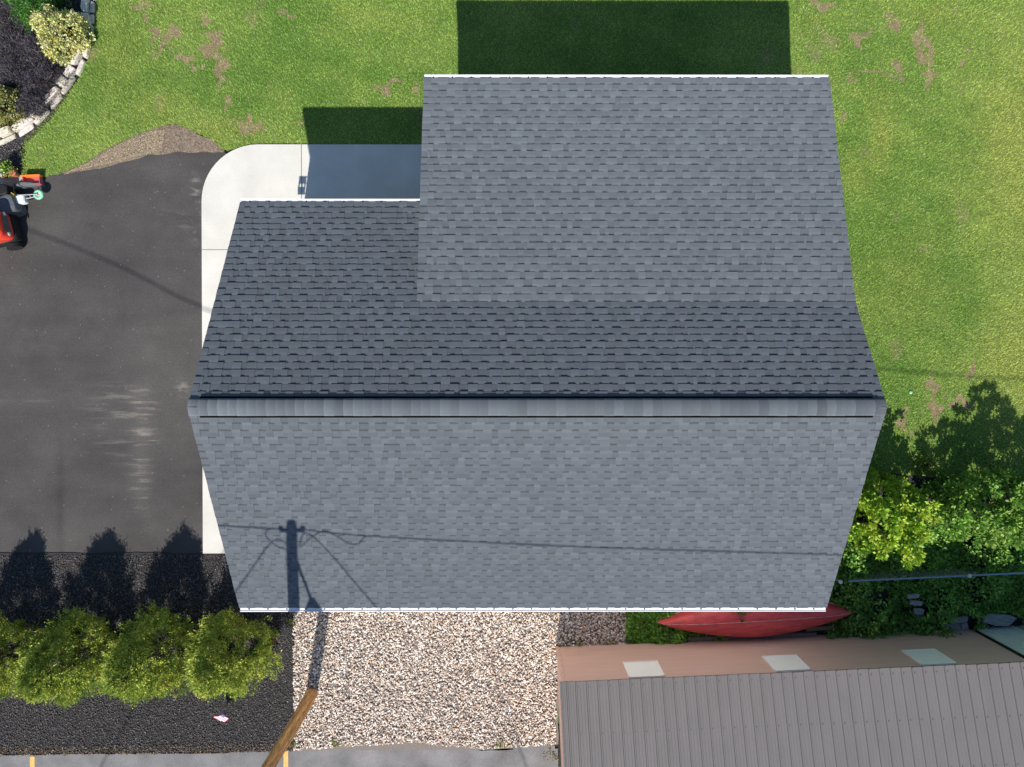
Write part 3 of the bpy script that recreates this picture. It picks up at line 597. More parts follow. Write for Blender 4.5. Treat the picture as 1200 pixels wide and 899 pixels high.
# ------------------------------------------------------------------ foliage
def tri_leaves(P, D, Ls, Ws, cols):
    n = len(P); D = D/np.linalg.norm(D, axis=1)[:, None]
    r_ = rng.normal(size=(n, 3)); S_ = np.cross(D, r_); S_ /= np.linalg.norm(S_, axis=1)[:, None]
    V = np.empty((n, 4, 3)); V[:, 0] = P; V[:, 1] = P+D*(Ls*.5)[:, None]+S_*Ws[:, None]; V[:, 2] = P+D*Ls[:, None]; V[:, 3] = P+D*(Ls*.5)[:, None]-S_*Ws[:, None]
    return V.reshape(-1, 3), np.arange(4*n).reshape(n, 4), cols
def cedar(bx_, by_, h, R, label, seed, low=.12):
    r = empty('cedar_tree', (bx_, by_, 0)); meta(r, label, 'tree', 'row of cedars in the black mulch bed')
    m_ = MB(); m_.tube([(0, 0, -.05), (0.01, 0, .5), (-.01, .01, h*.6), (0, 0, h*.93)], [.06, .05, .03, .008], 8)
    for k in range(26):
        z = rng.uniform(.2, h*.85); a_ = rng.uniform(0, 6.28); rr = R*(1-z/h)**.6*.55
        m_.tube([(0, 0, z), (math.cos(a_)*rr*.5, math.sin(a_)*rr*.5, z+.12), (math.cos(a_)*rr, math.sin(a_)*rr, z+.32)], [.014, .009, .004], 4)
    m_.obj('trunk', M['bark'], r)
    nc = 1250; Pn = []; Dn = []; Cn = []; Ln = []; Wn = []
    ph = rng.uniform(0, 6.28, 4)
    nc += 75
    for k in range(nc):
        u = rng.random()**1.25*.86 if k < nc-75 else rng.uniform(.76, 1.02); z = low+u*(h-low); a_ = rng.uniform(0, 6.28)
        t_ = z/h; prof = R*min(1, .62+t_*1.2)*(1-.90*min(max((t_-.34)/.66, 0), 1)**1.05)
        if rng.random() < .06: prof *= 1.16
        lobe = 1+.12*math.sin(a_*3+ph[0]+z*2)+.13*math.sin(a_*6+ph[1]-z*4)+.13*math.sin(z*9+ph[2]+a_*2)
        rr = prof*lobe*(1-.35*rng.random()**2.2); c = np.array([math.cos(a_)*rr, math.sin(a_)*rr, z+rng.uniform(-.05, .05)])
        out = np.array([math.cos(a_), math.sin(a_), rng.uniform(.5, 1.6)]); out /= np.linalg.norm(out)
        if u > .86: out = np.array([rng.normal()*.25, rng.normal()*.25, 1.])
        m = 30; s = .10*rng.uniform(.6, 1.5)
        off = rng.normal(size=(m, 3))*s*.33; along = rng.random(m)*s*1.5
        Pn.append(c+off+out*along[:, None]-out*s); Dn.append(out+rng.normal(size=(m, 3))*.45); Ln.append(rng.uniform(.035, .075, m)); Wn.append(rng.uniform(.008, .016, m))
        tone_ = rng.random()**1.3; b0 = np.array([.145, .235, .042])*(1-tone_)+np.array([.62, .66, .13])*tone_
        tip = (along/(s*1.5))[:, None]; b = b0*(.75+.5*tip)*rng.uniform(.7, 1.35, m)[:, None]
        if rng.random() < .012: b = np.array([.28, .16, .06])*rng.uniform(.7, 1.2, m)[:, None]
        Cn.append(b)
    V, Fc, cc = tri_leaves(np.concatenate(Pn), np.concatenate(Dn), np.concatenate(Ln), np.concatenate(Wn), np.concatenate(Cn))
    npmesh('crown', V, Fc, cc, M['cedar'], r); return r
cedar(-6.42, -6.36, 2.45, .88, 'small bushy cedar at the right end of the row, nearest the garage', 1)
cedar(-8.16, -6.33, 2.6, .90, 'tall cedar second from the right in the row of cedars', 2)
cedar(-9.98, -6.40, 2.6, .90, 'tall cedar third from the right in the row of cedars', 3)
cedar(-11.8, -6.42, 2.6, .86, 'cedar at the left edge of the photo, last of the row', 4)

def shrub(name, x_, y_, R, h, label, cat, pal, n, leafL, leafW, cl=.12, grp=None, low=.1, nc=260, flat=.6, ry=1.0, stem=True, fill=.45, updir=.6, mt=None, ros=False):
    r = empty(name, (x_, y_, 0)); meta(r, label, cat, grp)
    if stem:
        m_ = MB()
        for k in range(9):
            a_ = rng.uniform(0, 6.28); rr = R*rng.uniform(.3, .8); m_.tube([(rng.uniform(-.04, .04), rng.uniform(-.04, .04), -.03), (math.cos(a_)*rr*.5, math.sin(a_)*rr*.5*ry, h*.5), (math.cos(a_)*rr, math.sin(a_)*rr*ry, h*.86)], [.022, .014, .005], 5)
        m_.obj('stem', M['bark'], r)
    pal = np.array(pal); w = pal[:, 3]/pal[:, 3].sum(); Pn = []; Dn = []; Cn = []; m = max(4, n//nc); ph = rng.uniform(0, 6.28, 5)
    for k in range(nc):
        a_ = rng.uniform(0, 6.28); v = rng.uniform(-.1, 1)**1.0 if rng.random() < .9 else 0; el = math.asin(np.clip(v, -.1, 1))
        lobe = 1+.14*math.sin(a_*3+ph[0])+.10*math.sin(a_*5+ph[1]+el*3)+.08*math.sin(el*6+ph[2])
        q = (1-fill*rng.random()**2)*lobe
        c = np.array([math.cos(a_)*math.cos(el)*R*q, math.sin(a_)*math.cos(el)*R*q*ry, low+(h-low)*max(0, math.sin(el))*q])
        out = np.array([math.cos(a_)*math.cos(el), math.sin(a_)*math.cos(el), math.sin(el)+updir])
        if ros:
            dd = rng.normal(size=(m, 3))*np.array([1, 1, .55])+np.array([0, 0, .35])+out*.35; dd /= np.linalg.norm(dd, axis=1)[:, None]
            Pn.append(c+dd*rng.uniform(.01, cl, (m, 1))); Dn.append(dd+rng.normal(size=(m, 3))*.15)
        else:
            Pn.append(c+rng.normal(size=(m, 3))*cl*np.array([.6, .6, .45])); Dn.append(out*flat+rng.normal(size=(m, 3))*.6)
        base = pal[rng.choice(len(pal), p=w), :3]; alt = pal[rng.choice(len(pal), m, p=w), :3]; mix = rng.uniform(0, .8, (m, 1))
        Cn.append((base*(1-mix)+alt*mix)*rng.uniform(.7, 1.3, (m, 1)))
    P = np.concatenate(Pn); P[:, 2] = np.maximum(P[:, 2], .03); nn = len(P)
    V, Fc, cc = tri_leaves(P, np.concatenate(Dn), rng.uniform(.7, 1.2, nn)*leafL, rng.uniform(.7, 1.2, nn)*leafW, np.concatenate(Cn))
    npmesh('foliage', V, Fc, cc, mt or M['leaf'], r); return r
GR = [(.13,.24,.035,3),(.20,.31,.045,3),(.30,.38,.06,1.6),(.08,.17,.03,2)]
shrub('leafy_shrub', 8.5, -3.25, 1.12, 1.95, 'bright yellow green leafy shrub nearest the garage corner, beside the lawn', 'shrub', [(.26,.44,.04,3),(.38,.54,.05,3),(.50,.60,.08,2),(.13,.28,.035,1.4)], 13000, .10, .032, cl=.10, nc=250, ry=.80, ros=True)
shrub('leafy_shrub', 11.3, -3.02, 1.75, 2.4, 'large green leafy shrub at the right edge of the photo', 'shrub', [(.20,.38,.06,3),(.28,.46,.08,3),(.38,.52,.13,1),(.11,.24,.04,2)], 17000, .10, .032, cl=.11, nc=320, ry=.42, ros=True)
shrub('leafy_shrub', 8.0, -1.9, .3, .35, 'small low leafy plant in the shade between lawn and bright shrub', 'plant', GR, 900, .06, .02, nc=50)
shrub('leafy_shrub', 9.95, -2.1, .25, .45, 'sparse sapling between the two large shrubs at the lawn edge', 'plant', GR, 500, .06, .02, nc=40)
# undergrowth
def ground_leaves(name, P, n, L_, W_, pal, label, hmax=.35, keep=None, cat='ground cover'):
    Pn = np.array(P)[:, :2]; lo = Pn.min(0); hi = Pn.max(0); x = rng.uniform(lo[0], hi[0], n); y = rng.uniform(lo[1], hi[1], n)
    k = inpoly(P, x, y)&(fbm(x*1.8+2, y*1.8, 3)+rng.uniform(-.08, .08, n) > .27); x = x[k]; y = y[k]
    if keep is not None: k = keep(x, y); x = x[k]; y = y[k]
    n = len(x); hh = hmax*sstep(.3, .75, fbm(x*1.6+7, y*1.6+1, 3))*rng.uniform(.6, 1.05, n)+.04
    D = np.stack([rng.normal(size=n), rng.normal(size=n), rng.uniform(-.2, .8, n)], 1)
    pal = np.array(pal); w = pal[:, 3]/pal[:, 3].sum(); t = fbm(x*2.5, y*2.5, 3)
    c = pal[rng.choice(len(pal), n, p=w), :3]*(.6+.8*t)[:, None]*rng.uniform(.75, 1.25, (n, 1))
    V, Fc, cc = tri_leaves(np.stack([x, y, hh], 1), D, rng.uniform(.7, 1.2, n)*L_, rng.uniform(.7, 1.2, n)*W_, c)
    return meta(npmesh(name, V, Fc, cc, M['leaf']), label, cat, kind='stuff')
DK = [(.13,.30,.05,3),(.22,.44,.07,3),(.34,.52,.10,1.5),(.08,.19,.035,2)]
clear = [(g2(1074, 712), .22), (g2(1118, 728), .42), (g2(1173, 728), .40)]
def keepf(x, y):
    k = np.ones(len(x), bool)
    for (cx, cy), r_ in clear: k &= ((x-cx)**2+((y-cy)*1.5)**2) > r_*r_
    return k
ground_leaves('undergrowth', [(7.5, -6.2), (7.5, -4.2), (6.9, -3.2), (9, -3.6), (14.5, -3.6), (14.5, -6.05), (11, -6.15)], 42000, .075, .028, DK, 'tangled dark green undergrowth between the shrubs and the barn wall', .5, keepf)
ground_leaves('ivy_patch', [g2(*p) for p in [(734, 712), (800, 712), (862, 745), (838, 752), (785, 757), (733, 757)]], 6500, .065, .03, [(.14,.32,.05,3),(.22,.42,.06,3),(.34,.52,.08,1.3)], 'patch of green ground cover by the left tip of the canoe', .16, None)
ground_leaves('bed_weeds', [(7.0, -1.2), (12.5, -1.3), (12.5, -2.2), (7.0, -2.2)], 450, .05, .016, DK, 'sparse weeds along the dark edge of the lawn under the shrubs', .2)
shrub('weed', 10.4, -6.0, .25, .3, 'low weed by the barn wall right of the weathered boards', 'plant', DK, 300, .06, .02, nc=30, stem=False)
for (px_, py_), lb, s_ in (((905, 706), 'leafy weed creeping over the red canoe hull', .16), ((1058, 752), 'leafy weed growing up against the barn wall', .3), ((1037, 748), 'green shoot beside the end of the brown timber', .28)):
    if py_ > 710:
        q = g2(px_-4, py_-4); shrub('weed', q[0], q[1], s_, .35, lb, 'plant', DK, 420, .06, .022, nc=36, stem=False)
# vine on the barn wall
vx = []; q0 = g(768, 757, .05); q1 = g(780, 775, .7); q2 = g(789, 792, 1.5)
vine = empty('climbing_vine', (q0[0], q0[1], 0)); meta(vine, 'yellow green vine climbing the brown barn wall above the left window', 'vine')
pth = [np.array(q0)+(0, .02, 0), np.array(q1)+(0, .03, 0), np.array(q2)+(0, .03, 0)]
mb = MB(); mb.tube([tuple(p-np.array([q0[0], q0[1], 0])) for p in pth], .004, 5); mb.obj('stem', M['bark'], vine)
t = rng.random(260)**1.9; base = np.where(t[:, None] < .5, pth[0]+(pth[1]-pth[0])*(t*2)[:, None], pth[1]+(pth[2]-pth[1])*(t*2-1)[:, None])-np.array([q0[0], q0[1], 0])
P = base+rng.normal(size=(260, 3))*np.stack([.10*(1-t)+.012, .02+0*t, .06*(1-t)+.01], 1); P[:, 1] += .03
V, Fc, cc = tri_leaves(P, rng.normal(size=(260, 3))+np.array([0, .6, .3]), rng.uniform(.04, .07, 260), rng.uniform(.015, .026, 260), np.array([.26, .36, .06])*rng.uniform(.6, 1.3, (260, 1)))
npmesh('foliage', V, Fc, cc, M['leaf'], vine)
# small weeds at the road edge and barn foot
YG = [(.22,.32,.06,3),(.32,.34,.08,2),(.40,.33,.14,1)]
for px_, py_, s_, lb, pl in ((344, 868, .14, 'green weed tuft in the gravel beside the utility pole foot', YG), (394, 869, .07, 'tiny green weed at the gravel edge right of the pole', YG), (586, 871, .08, 'small bright weed at the road edge below the gravel', YG), (645, 886, .16, 'yellowing weed clump at the barn corner by the road', [(.42,.34,.14,3),(.25,.3,.08,2)]),
                            (678, 755, .08, 'small weed at the foot of the barn wall, nearest its corner', YG), (714, 754, .10, 'weed at the barn wall foot in the shaded gravel', YG), (343, 728, .06, 'tiny weed at the gravel and mulch joint by the eave', YG)):
    q = g2(px_, py_); shrub('weed', q[0], q[1], s_, .10, lb, 'weed', pl, 160, .05, .008, cl=.04, nc=16, stem=False, low=.02)

# top-left bed
VP = [(.72,.70,.30,4),(.64,.60,.20,3),(.78,.76,.50,2),(.18,.30,.07,1.6)]
q = g2(74, 40, .3); shrub('variegated_shrub', q[0], q[1], .54, .85, 'round yellow and cream variegated shrub by the stone border top', 'shrub', VP, 11000, .055, .022, cl=.06, nc=420, fill=.12)
q = g2(6, 124, .3); shrub('variegated_shrub', q[0], q[1], .40, .7, 'small yellow variegated shrub at the left edge near the stones', 'shrub', [(.45,.40,.14,4),(.34,.34,.10,3),(.14,.22,.06,3)], 4500, .05, .018, cl=.07, nc=240, fill=.25)
q = g2(44, 6, .3); shrub('green_conifer', q[0], q[1], .62, .8, 'feathery green shrub behind the round variegated shrub', 'shrub', [(.07,.20,.035,3),(.12,.30,.05,3),(.04,.12,.02,2)], 9000, .06, .010, cl=.09, nc=320)
TW_ = [(.085,.075,.095,4),(.055,.05,.065,3),(.14,.125,.14,2),(.13,.13,.07,.5)]
for k_, (px_, py_, R_, lb) in enumerate([(8, 14, .55, 'dark purplish twiggy shrub in the top left corner'), (16, 62, .52, 'dark twiggy shrub at the left edge below the corner'), (50, 92, .48, 'dark purplish twiggy shrub between both variegated shrubs'), (20, 92, .42, 'dark twiggy shrub just above the small variegated shrub'), (38, 120, .3, 'low dark twiggy clump beside the stone border'), (44, 60, .36, 'dark twiggy shrub left of the round variegated shrub')]):
    q = g2(px_, py_, .2); shrub('twiggy_shrub', q[0], q[1], R_, .42, lb, 'shrub', TW_, 6000, .09, .005, cl=.10, nc=220, grp='dark twiggy shrubs in the corner bed', fill=.6, mt=M['chips'])
# stone border
sb = empty('stone_border'); meta(sb, 'curved border of pale flat stones between shrub bed and lawn', 'stone edging')
path = [np.array(g2(*p)) for p in [(109, -45), (108, -10), (106, 15), (104, 40), (98, 64), (88, 86), (74, 106), (58, 125), (41, 142), (22, 155), (0, 166), (-25, 176), (-45, 182)]]
cum = [0]
for i in range(len(path)-1): cum.append(cum[-1]+np.linalg.norm(path[i+1]-path[i]))
def along(s):
    for i in range(len(path)-1):
        if s <= cum[i+1] or i == len(path)-2:
            d = (path[i+1]-path[i]); t = (s-cum[i])/(cum[i+1]-cum[i]); d = d/np.linalg.norm(d); return path[i]+(path[i+1]-path[i])*t, d
def stone(s, ln, off, wd, z0, z1):
    p, d = along(s+ln/2); n_ = np.array([-d[1], d[0]]); c = p+n_*off; m_ = MB(); K_ = 9; ring = []
    for i in range(K_):
        t = 2*math.pi*i/K_; cx_ = abs(math.cos(t))**.38*math.copysign(1, math.cos(t))*ln*.49*rng.uniform(.86, 1.04); cy_ = abs(math.sin(t))**.38*math.copysign(1, math.sin(t))*wd*.5*rng.uniform(.82, 1.12)
        ring.append((cx_, cy_))
    w2 = lambda a, b, z: (d[0]*a+n_[0]*b, d[1]*a+n_[1]*b, z)
    vs = [w2(a, b, z0) for a, b in ring]+[w2(a, b, z1-.02) for a, b in ring]+[w2(a*.86, b*.84, z1+rng.uniform(-.008, .008)) for a, b in ring]
    fs = [(i, (i+1) % K_, K_+(i+1) % K_, K_+i) for i in range(K_)]+[(K_+i, K_+(i+1) % K_, 2*K_+(i+1) % K_, 2*K_+i) for i in range(K_)]+[tuple(range(2*K_, 3*K_))]
    base = np.array([.60, .555, .50])*rng.uniform(.8, 1.15)*np.array([1, rng.uniform(.95, 1), rng.uniform(.88, 1.0)])
    m_.add(vs, fs, tuple(base)); o = m_.obj('stone', M['edging'], sb); o.location = (c[0], c[1], 0)
s = 0
while s < cum[-1]-.3:
    ln = rng.uniform(.24, .58); stone(s, ln-rng.uniform(.0, .025), -.05+rng.uniform(-.03, .03), rng.uniform(.13, .25), -.02, .17+rng.uniform(-.03, .03)); s += ln
s = 0
while s < cum[-1]-.3:
    ln = rng.uniform(.16, .55); stone(s, ln-rng.uniform(.0, .025), .085+rng.uniform(-.02, .02), rng.uniform(.07, .12), -.02, .10+rng.uniform(-.04, .02)); s += ln

# ------------------------------------------------------------------ canoe and timbers
ca, cb = np.array(g2(769, 727.5, .12)), np.array(g2(1001, 713.5, .12)); cc_ = (ca+cb)/2; Lc = np.linalg.norm(cb-ca); cang = math.atan2(cb[1]-ca[1], cb[0]-ca[0])
can = empty('canoe', (cc_[0], cc_[1]-.02, 0), cang); meta(can, 'faded red canoe lying upside down between the garage and the barn', 'canoe')
mb = MB(); NS, NK = 41, 17; vs = []
def sec(t): w = .47*max(0, 1-abs(t)**1.75)**.95; hh = .40*(1-abs(t)**7)**.5*(1-.22*abs(t)**2); return w, hh
for i in range(NS):
    t = -1+2*i/(NS-1); w, hh = sec(t)
    for k in range(NK):
        a_ = math.pi*k/(NK-1); cy_ = math.cos(a_); sz = abs(math.sin(a_))**.75
        y_ = w*math.copysign(abs(cy_)**.85, cy_); vs.append((t*Lc/2, -y_, .12+hh*sz))
fs = [(i*NK+k, i*NK+k+1, (i+1)*NK+k+1, (i+1)*NK+k)[::-1] for i in range(NS-1) for k in range(NK-1)]
mb.add(vs, fs); mb.obj('hull', M['canoe'], can, smooth=True)
mb = MB(); mb.tube([(t*Lc/2, 0, .12+sec(t)[1]+.004) for t in np.linspace(-.995, .995, 40)], .008, 6); mb.obj('keel_strip', M['keel'], can)
for s_ in (-1, 1):
    mb = MB(); mb.tube([(t*Lc/2, s_*(sec(t)[0]+.006), .125) for t in np.linspace(-1, 1, 40)], .016, 6); mb.obj('gunwale', M['keel'], can)
# creeper lying over the hull
cr = g2(866, 717, .5); cre = empty('creeper', (cr[0], cr[1], 0)); meta(cre, 'green creeper trailing over the middle of the canoe', 'vine')
n = 150; t = rng.random(n); Px = np.where(t < .55, rng.normal(0, .13, n), rng.normal(.06, .03, n)); Py = np.where(t < .55, rng.uniform(-.02, .16, n), -(t-.55)/.45*.42)
w0 = .50; zz = .13+.40*np.sqrt(np.clip(1-((Py)/.55)**2, 0, 1))+.02
V, Fc, c3 = tri_leaves(np.stack([Px, Py, zz], 1), rng.normal(size=(n, 3))*np.array([1, 1, .3]), rng.uniform(.04, .065, n), rng.uniform(.012, .022, n), np.array([.12, .21, .04])*rng.uniform(.6, 1.4, (n, 1)))
npmesh('foliage', V, Fc, c3, M['leaf'], cre)
def timber(a, b, w, z0, z1, label, col=None, name='timber'):
    pa, pb = np.array(g2(*a, z1)), np.array(g2(*b, z1)); d = pb-pa; l_ = np.linalg.norm(d); c = (pa+pb)/2
    m_ = MB(); x_ = l_/2; m_.add([(-x_, -w/2, 0), (x_-.02, -w/2, 0), (x_, w/2, 0), (-x_+.015, w/2, 0), (-x_, -w/2+.004, z1-z0), (x_-.02, -w/2+.004, z1-z0), (x_, w/2-.006, z1-z0), (-x_+.015, w/2-.003, z1-z0)], [(0,3,2,1),(4,5,6,7),(0,1,5,4),(1,2,6,5),(2,3,7,6),(3,0,4,7)])
    o = m_.obj(name, col or M['wood']); o.location = (c[0], c[1], z0); o.rotation_euler = (0, 0, math.atan2(d[1], d[0])); return meta(o, label, 'timber')
timber((805, 749.5), (898, 747), .10, .01, .11, 'grey weathered timber under the left half of the canoe')
timber((897, 746), (957, 743.5), .09, .02, .13, 'grey weathered timber between canoe and barn, right of the longer one')
timber((945, 738), (1003, 734), .09, .05, .15, 'brown timber showing past the right end of the canoe', mat('brown_wood', (.20, .15, .09), .9, ns=8, na=.3, stretch=(.6, 6, 6)))
timber((985, 729), (1010, 728), .06, .12, .16, 'short pale board below the right tip of the canoe', mat('pale_wood', (.32, .36, .42), .8, ns=8, na=.2))
timber((1185, 738), (1220, 735), .07, .02, .06, 'thin pale strip beside the sage metal wall')
# boards and slabs in the undergrowth
slabm = mat('grey_board', (.27, .28, .28), .9, ns=7, na=.35, bump=.7, bs=14, stretch=(.8, 5, 5), ns2=30, na2=.3)
def slab(px_, py_, l_, w, z0, th, rz, label, tilt=(0, 0), name='weathered_board', cat='board', skew=.1):
    q = g2(px_, py_, z0+th); m_ = MB(); ring = [(-.5, -.5+skew), (-.1, -.52), (.5-skew, -.46), (.5, .3), (.3, .5), (-.42, .47)]
    vs = [(a_*l_, b_*w, 0) for a_, b_ in ring]+[(a_*l_*.97, b_*w*.95, th) for a_, b_ in ring]; k_ = 6
    m_.add(vs, [(i, (i+1) % k_, k_+(i+1) % k_, k_+i) for i in range(k_)]+[tuple(range(k_, 2*k_))]); o = m_.obj(name, slabm); o.location = (q[0], q[1], z0); o.rotation_euler = (tilt[0], tilt[1], rz); return meta(o, label, cat)
slab(1071, 699, .30, .10, .30, .07, .1, 'rounded grey board end, topmost of the small stack in the undergrowth')
slab(1074, 707, .32, .12, .20, .06, -.1, 'grey board just under the topmost one in the small stack')
slab(1077, 717, .26, .16, .12, .05, -.05, 'flat grey board in the lower part of the small stack')
slab(1079, 725, .24, .12, .04, .05, .05, 'blue grey board at the bottom of the small stack')
slab(1112, 720, .42, .18, .20, .06, -.25, 'weathered board across the top of the broken pile', (.1, .05))
slab(1124, 727, .50, .16, .13, .06, .12, 'weathered board in the middle of the broken pile', (-.05, .08))
slab(1118, 735, .60, .16, .05, .07, -.05, 'long weathered board at the bottom of the broken pile')
slab(1131, 734, .16, .16, .10, .06, .3, 'small square block at the right end of the broken pile')
slab(1172, 727, .82, .28, .14, .05, -.08, 'broad flat grey slab right of the broken pile', (.05, 0), 'flat_slab', 'slab', .22)

# chain-link fence: post with cap, top rail, wire mesh
fz = .62; fa, fb = np.array(g2(985, 682, fz)), np.array(g2(1265, 669, fz)); d = (fb-fa)/np.linalg.norm(fb-fa); fl = np.linalg.norm(fb-fa)
fen = empty('wire_fence', (fa[0], fa[1], 0), math.atan2(d[1], d[0])); meta(fen, 'low wire fence with a top rail tinted blue as in shade in the undergrowth', 'fence')
mb = MB(); mb.tube([(.2, 0, fz-.03), (fl, 0, fz-.03)], .024, 10); mb.obj('top_rail', M['rail'], fen, smooth=True)
for k_, xx in enumerate((0, 3.0)):
    mb = MB(); mb.tube([(xx, 0, -.1), (xx, 0, fz-.03)], .026, 10); po = mb.obj('post', M['grey'], fen)
    mb = MB(); mb.tube([(xx, 0, fz-.03), (xx, 0, fz-.02), (xx, 0, fz+.01), (xx, 0, fz+.03), (xx, 0, fz+.04)], [.03, .045, .05, .035, .01], 10); mb.obj('post_cap', M['pale'], po)
mb = MB(); x = 0
while x < fl-.6:
    for s_ in (1, -1):
        mb.tube([(x if s_ > 0 else x+.55, .0, .02), (x+.55 if s_ > 0 else x, 0, fz-.05)], .0022, 3, cap=False)
    x += .075
mb.obj('wire_mesh', M['grey'], fen)

# ------------------------------------------------------------------ little flag in the mulch
fq = g2(274, 824, 0); fl_ = empty('small_flag', (fq[0], fq[1], 0), 0); meta(fl_, 'small red and white striped flag on a stick below the rightmost cedar', 'flag')
mb = MB(); mb.tube([(0, 0, -.05), (-.012, .004, .62)], .005, 6); mb.obj('stick', M['wood'], fl_)
def fp(u, v): # u along the fly, v down the hoist; the cloth hangs slack and folded
    return (-.012-u*.27+.10*v, .01-.11*u-.20*v+.018*math.sin(u*9), .60-.17*v-.10*u+.02*math.sin(u*9+v*2))
for nm, mt_, sel in (('red_stripes', M['fred'], 0), ('white_stripes', M['fwhite'], 1), ('canton', M['fblue'], 2)):
    mb = MB()
    for r_ in range(13):
        for cl_ in range(8):
            u0, u1, v0, v1 = cl_/8, (cl_+1)/8, r_/13, (r_+1)/13; can_ = cl_ < 3 and r_ < 7
            kind = 2 if can_ else r_ % 2
            if kind == sel: mb.add([fp(u0, v0), fp(u1, v0), fp(u1, v1), fp(u0, v1)], [(0, 1, 2, 3)])
    mb.obj(nm, mt_, fl_)
mb = MB()
for r_ in range(4):
    for c_ in range(5):
        u, v = (c_+.5)/5*3/8, (r_+.5)/4*7/13; x_, y_, z_ = fp(u, v); mb.box(x_-.005, x_+.005, y_-.008, y_-.004, z_-.004, z_+.004)
mb.obj('canton_stars', M['fwhite'], fl_)

# ------------------------------------------------------------------ things at the left edge
# red ride-on mower hood
q = g2(-31, 268, .75); mow = empty('riding_mower', (q[0], q[1], 0), math.radians(14)); meta(mow, 'red topped riding mower with black base at the left edge of the driveway', 'mower')
def rbox(hx, hy, z0, z1, r_, top=.9, n=6):
    ring = []
    for cx_, cy_, a0 in ((hx-r_, hy-r_, 0), (-hx+r_, hy-r_, 90), (-hx+r_, -hy+r_, 180), (hx-r_, -hy+r_, 270)):
        for k in range(n+1): t = math.radians(a0+90*k/n); ring.append((cx_+r_*math.cos(t), cy_+r_*math.sin(t)))
    K_ = len(ring); m_ = MB(); vs = []
    for sc_, z in ((1, z0), (1, z1-.06), (.97, z1-.02), (top, z1)): vs += [(a_*sc_, b_*sc_, z) for a_, b_ in ring]
    fs = [tuple(range(K_))[::-1], tuple(range(3*K_, 4*K_))]
    for l_ in range(3): fs += [(l_*K_+i, l_*K_+(i+1) % K_, (l_+1)*K_+(i+1) % K_, (l_+1)*K_+i) for i in range(K_)]
    m_.add(vs, fs); return m_
rbox(.62, .33, .36, .80, .13).obj('hood', M['red'], mow, smooth=False)
rbox(.66, .36, .14, .355, .10).obj('chassis', M['black'], mow)
mb = MB(); mb.box(-.2, .5, -.22, -.20, .802, .808); mb.obj('decal_strip', M['pale'], mow)
mb = MB(); mb.box(.622, .632, -.2, .2, .45, .65); mb.obj('grille', M['tarp'], mow)
for s_ in (-1, 1):
    mb = MB(); mb.tube([(.45, s_*.37, .17), (.45, s_*.47, .17)], .17, 18); mb.obj('wheel', M['black'], mow)
    mb = MB(); mb.tube([(.632, s_*.24, .55), (.645, s_*.24, .55)], .045, 12); mb.obj('headlight', M['pale'], mow)
mb = MB(); mb.tube([(-.3, 0, .75), (-.5, 0, 1.15)], .02); mb.tube([(-.55+.2*math.cos(t_), .2*math.sin(t_), 1.17) for t_ in np.linspace(0, 6.283, 15)], .016); mb.obj('steering_wheel', M['black'], mow)
mb = MB(); mb.box(-1.15, -.75, -.22, .22, .55, .66); mb.box(-1.22, -1.14, -.22, .22, .6, 1.0); mb.obj('seat', M['tarp'], mow)
# black box or cart between, casting the dark shadow
# dark cargo bag on the ground
q = g2(4, 243, .3); bag = rbox(.33, .22, 0, .42, .12, .75).obj('equipment_bag', M['tarp']); bag.location = (q[0], q[1], 0); bag.rotation_euler = (0, 0, .35); meta(bag, 'black equipment bag beside the red mower at the left edge', 'bag')
q = g2(-1, 224, .3); b2 = rbox(.26, .13, 0, .42, .08, .8).obj('black_bin', M['black']); b2.location = (q[0], q[1], 0); b2.rotation_euler = (0, 0, .1); meta(b2, 'low black bin behind the small bike at the left edge', 'bin')
# small bike with mint wheel
q = g2(38, 229, .25); bk = empty('kick_bike', (q[0], q[1], 0), math.radians(8)); meta(bk, 'small silver kick bike with a mint green wheel lying on its side', 'bike')
def ringmesh(R_, r_, z, n=24, k=8):
    m_ = MB(); vs = []; fs = []
    for i in range(n):
        t = 2*math.pi*i/n
        for j in range(k): s_ = 2*math.pi*j/k; vs.append(((R_+r_*math.cos(s_))*math.cos(t), (R_+r_*math.cos(s_))*math.sin(t), z+r_*math.sin(s_)))
    for i in range(n):
        for j in range(k): fs.append((i*k+j, ((i+1) % n)*k+j, ((i+1) % n)*k+(j+1) % k, i*k+(j+1) % k))
    m_.add(vs, fs); return m_
wh = ringmesh(.085, .034, .24).obj('wheel', M['mint'], bk, smooth=True); wh.location = (.14, 0, 0)
mb = MB(); mb.tube([(0, 0, .225), (0, 0, .25)], .055, 16); rim = mb.obj('wheel_disc', M['pale'], wh)
mb = MB(); mb.box(-.028, -.004, -.02, .02, .251, .256); mb.box(.004, .028, -.026, 0, .251, .256); mb.obj('hub_badge', M['fred'], wh)
mb = MB(); mb.tube([(.14, 0, .29), (-.05, .01, .30), (-.30, .03, .32)], .013); mb.tube([(.14, 0, .20), (-.05, -.04, .22), (-.28, -.06, .25)], .013); mb.tube([(-.05, .01, .30), (-.05, -.04, .22)], .011); mb.obj('fork', M['grey'], bk)
mb = MB(); mb.tube([(-.30, .03, .32), (-.36, .12, .34), (-.34, .26, .33)], .015); mb.tube([(-.34, .2, .34), (-.34, .3, .33)], .024); mb.obj('handlebar', M['black'], bk)
s_ = rbox(.13, .10, .16, .30, .05, .8).obj('deck', M['pale'], bk); s_.location = (-.30, -.06, 0)
s_ = rbox(.045, .035, .30, .34, .015, .9).obj('grip', M['yellow'], bk); s_.location = (-.42, .06, 0); s_.rotation_euler = (0, 0, -.7)
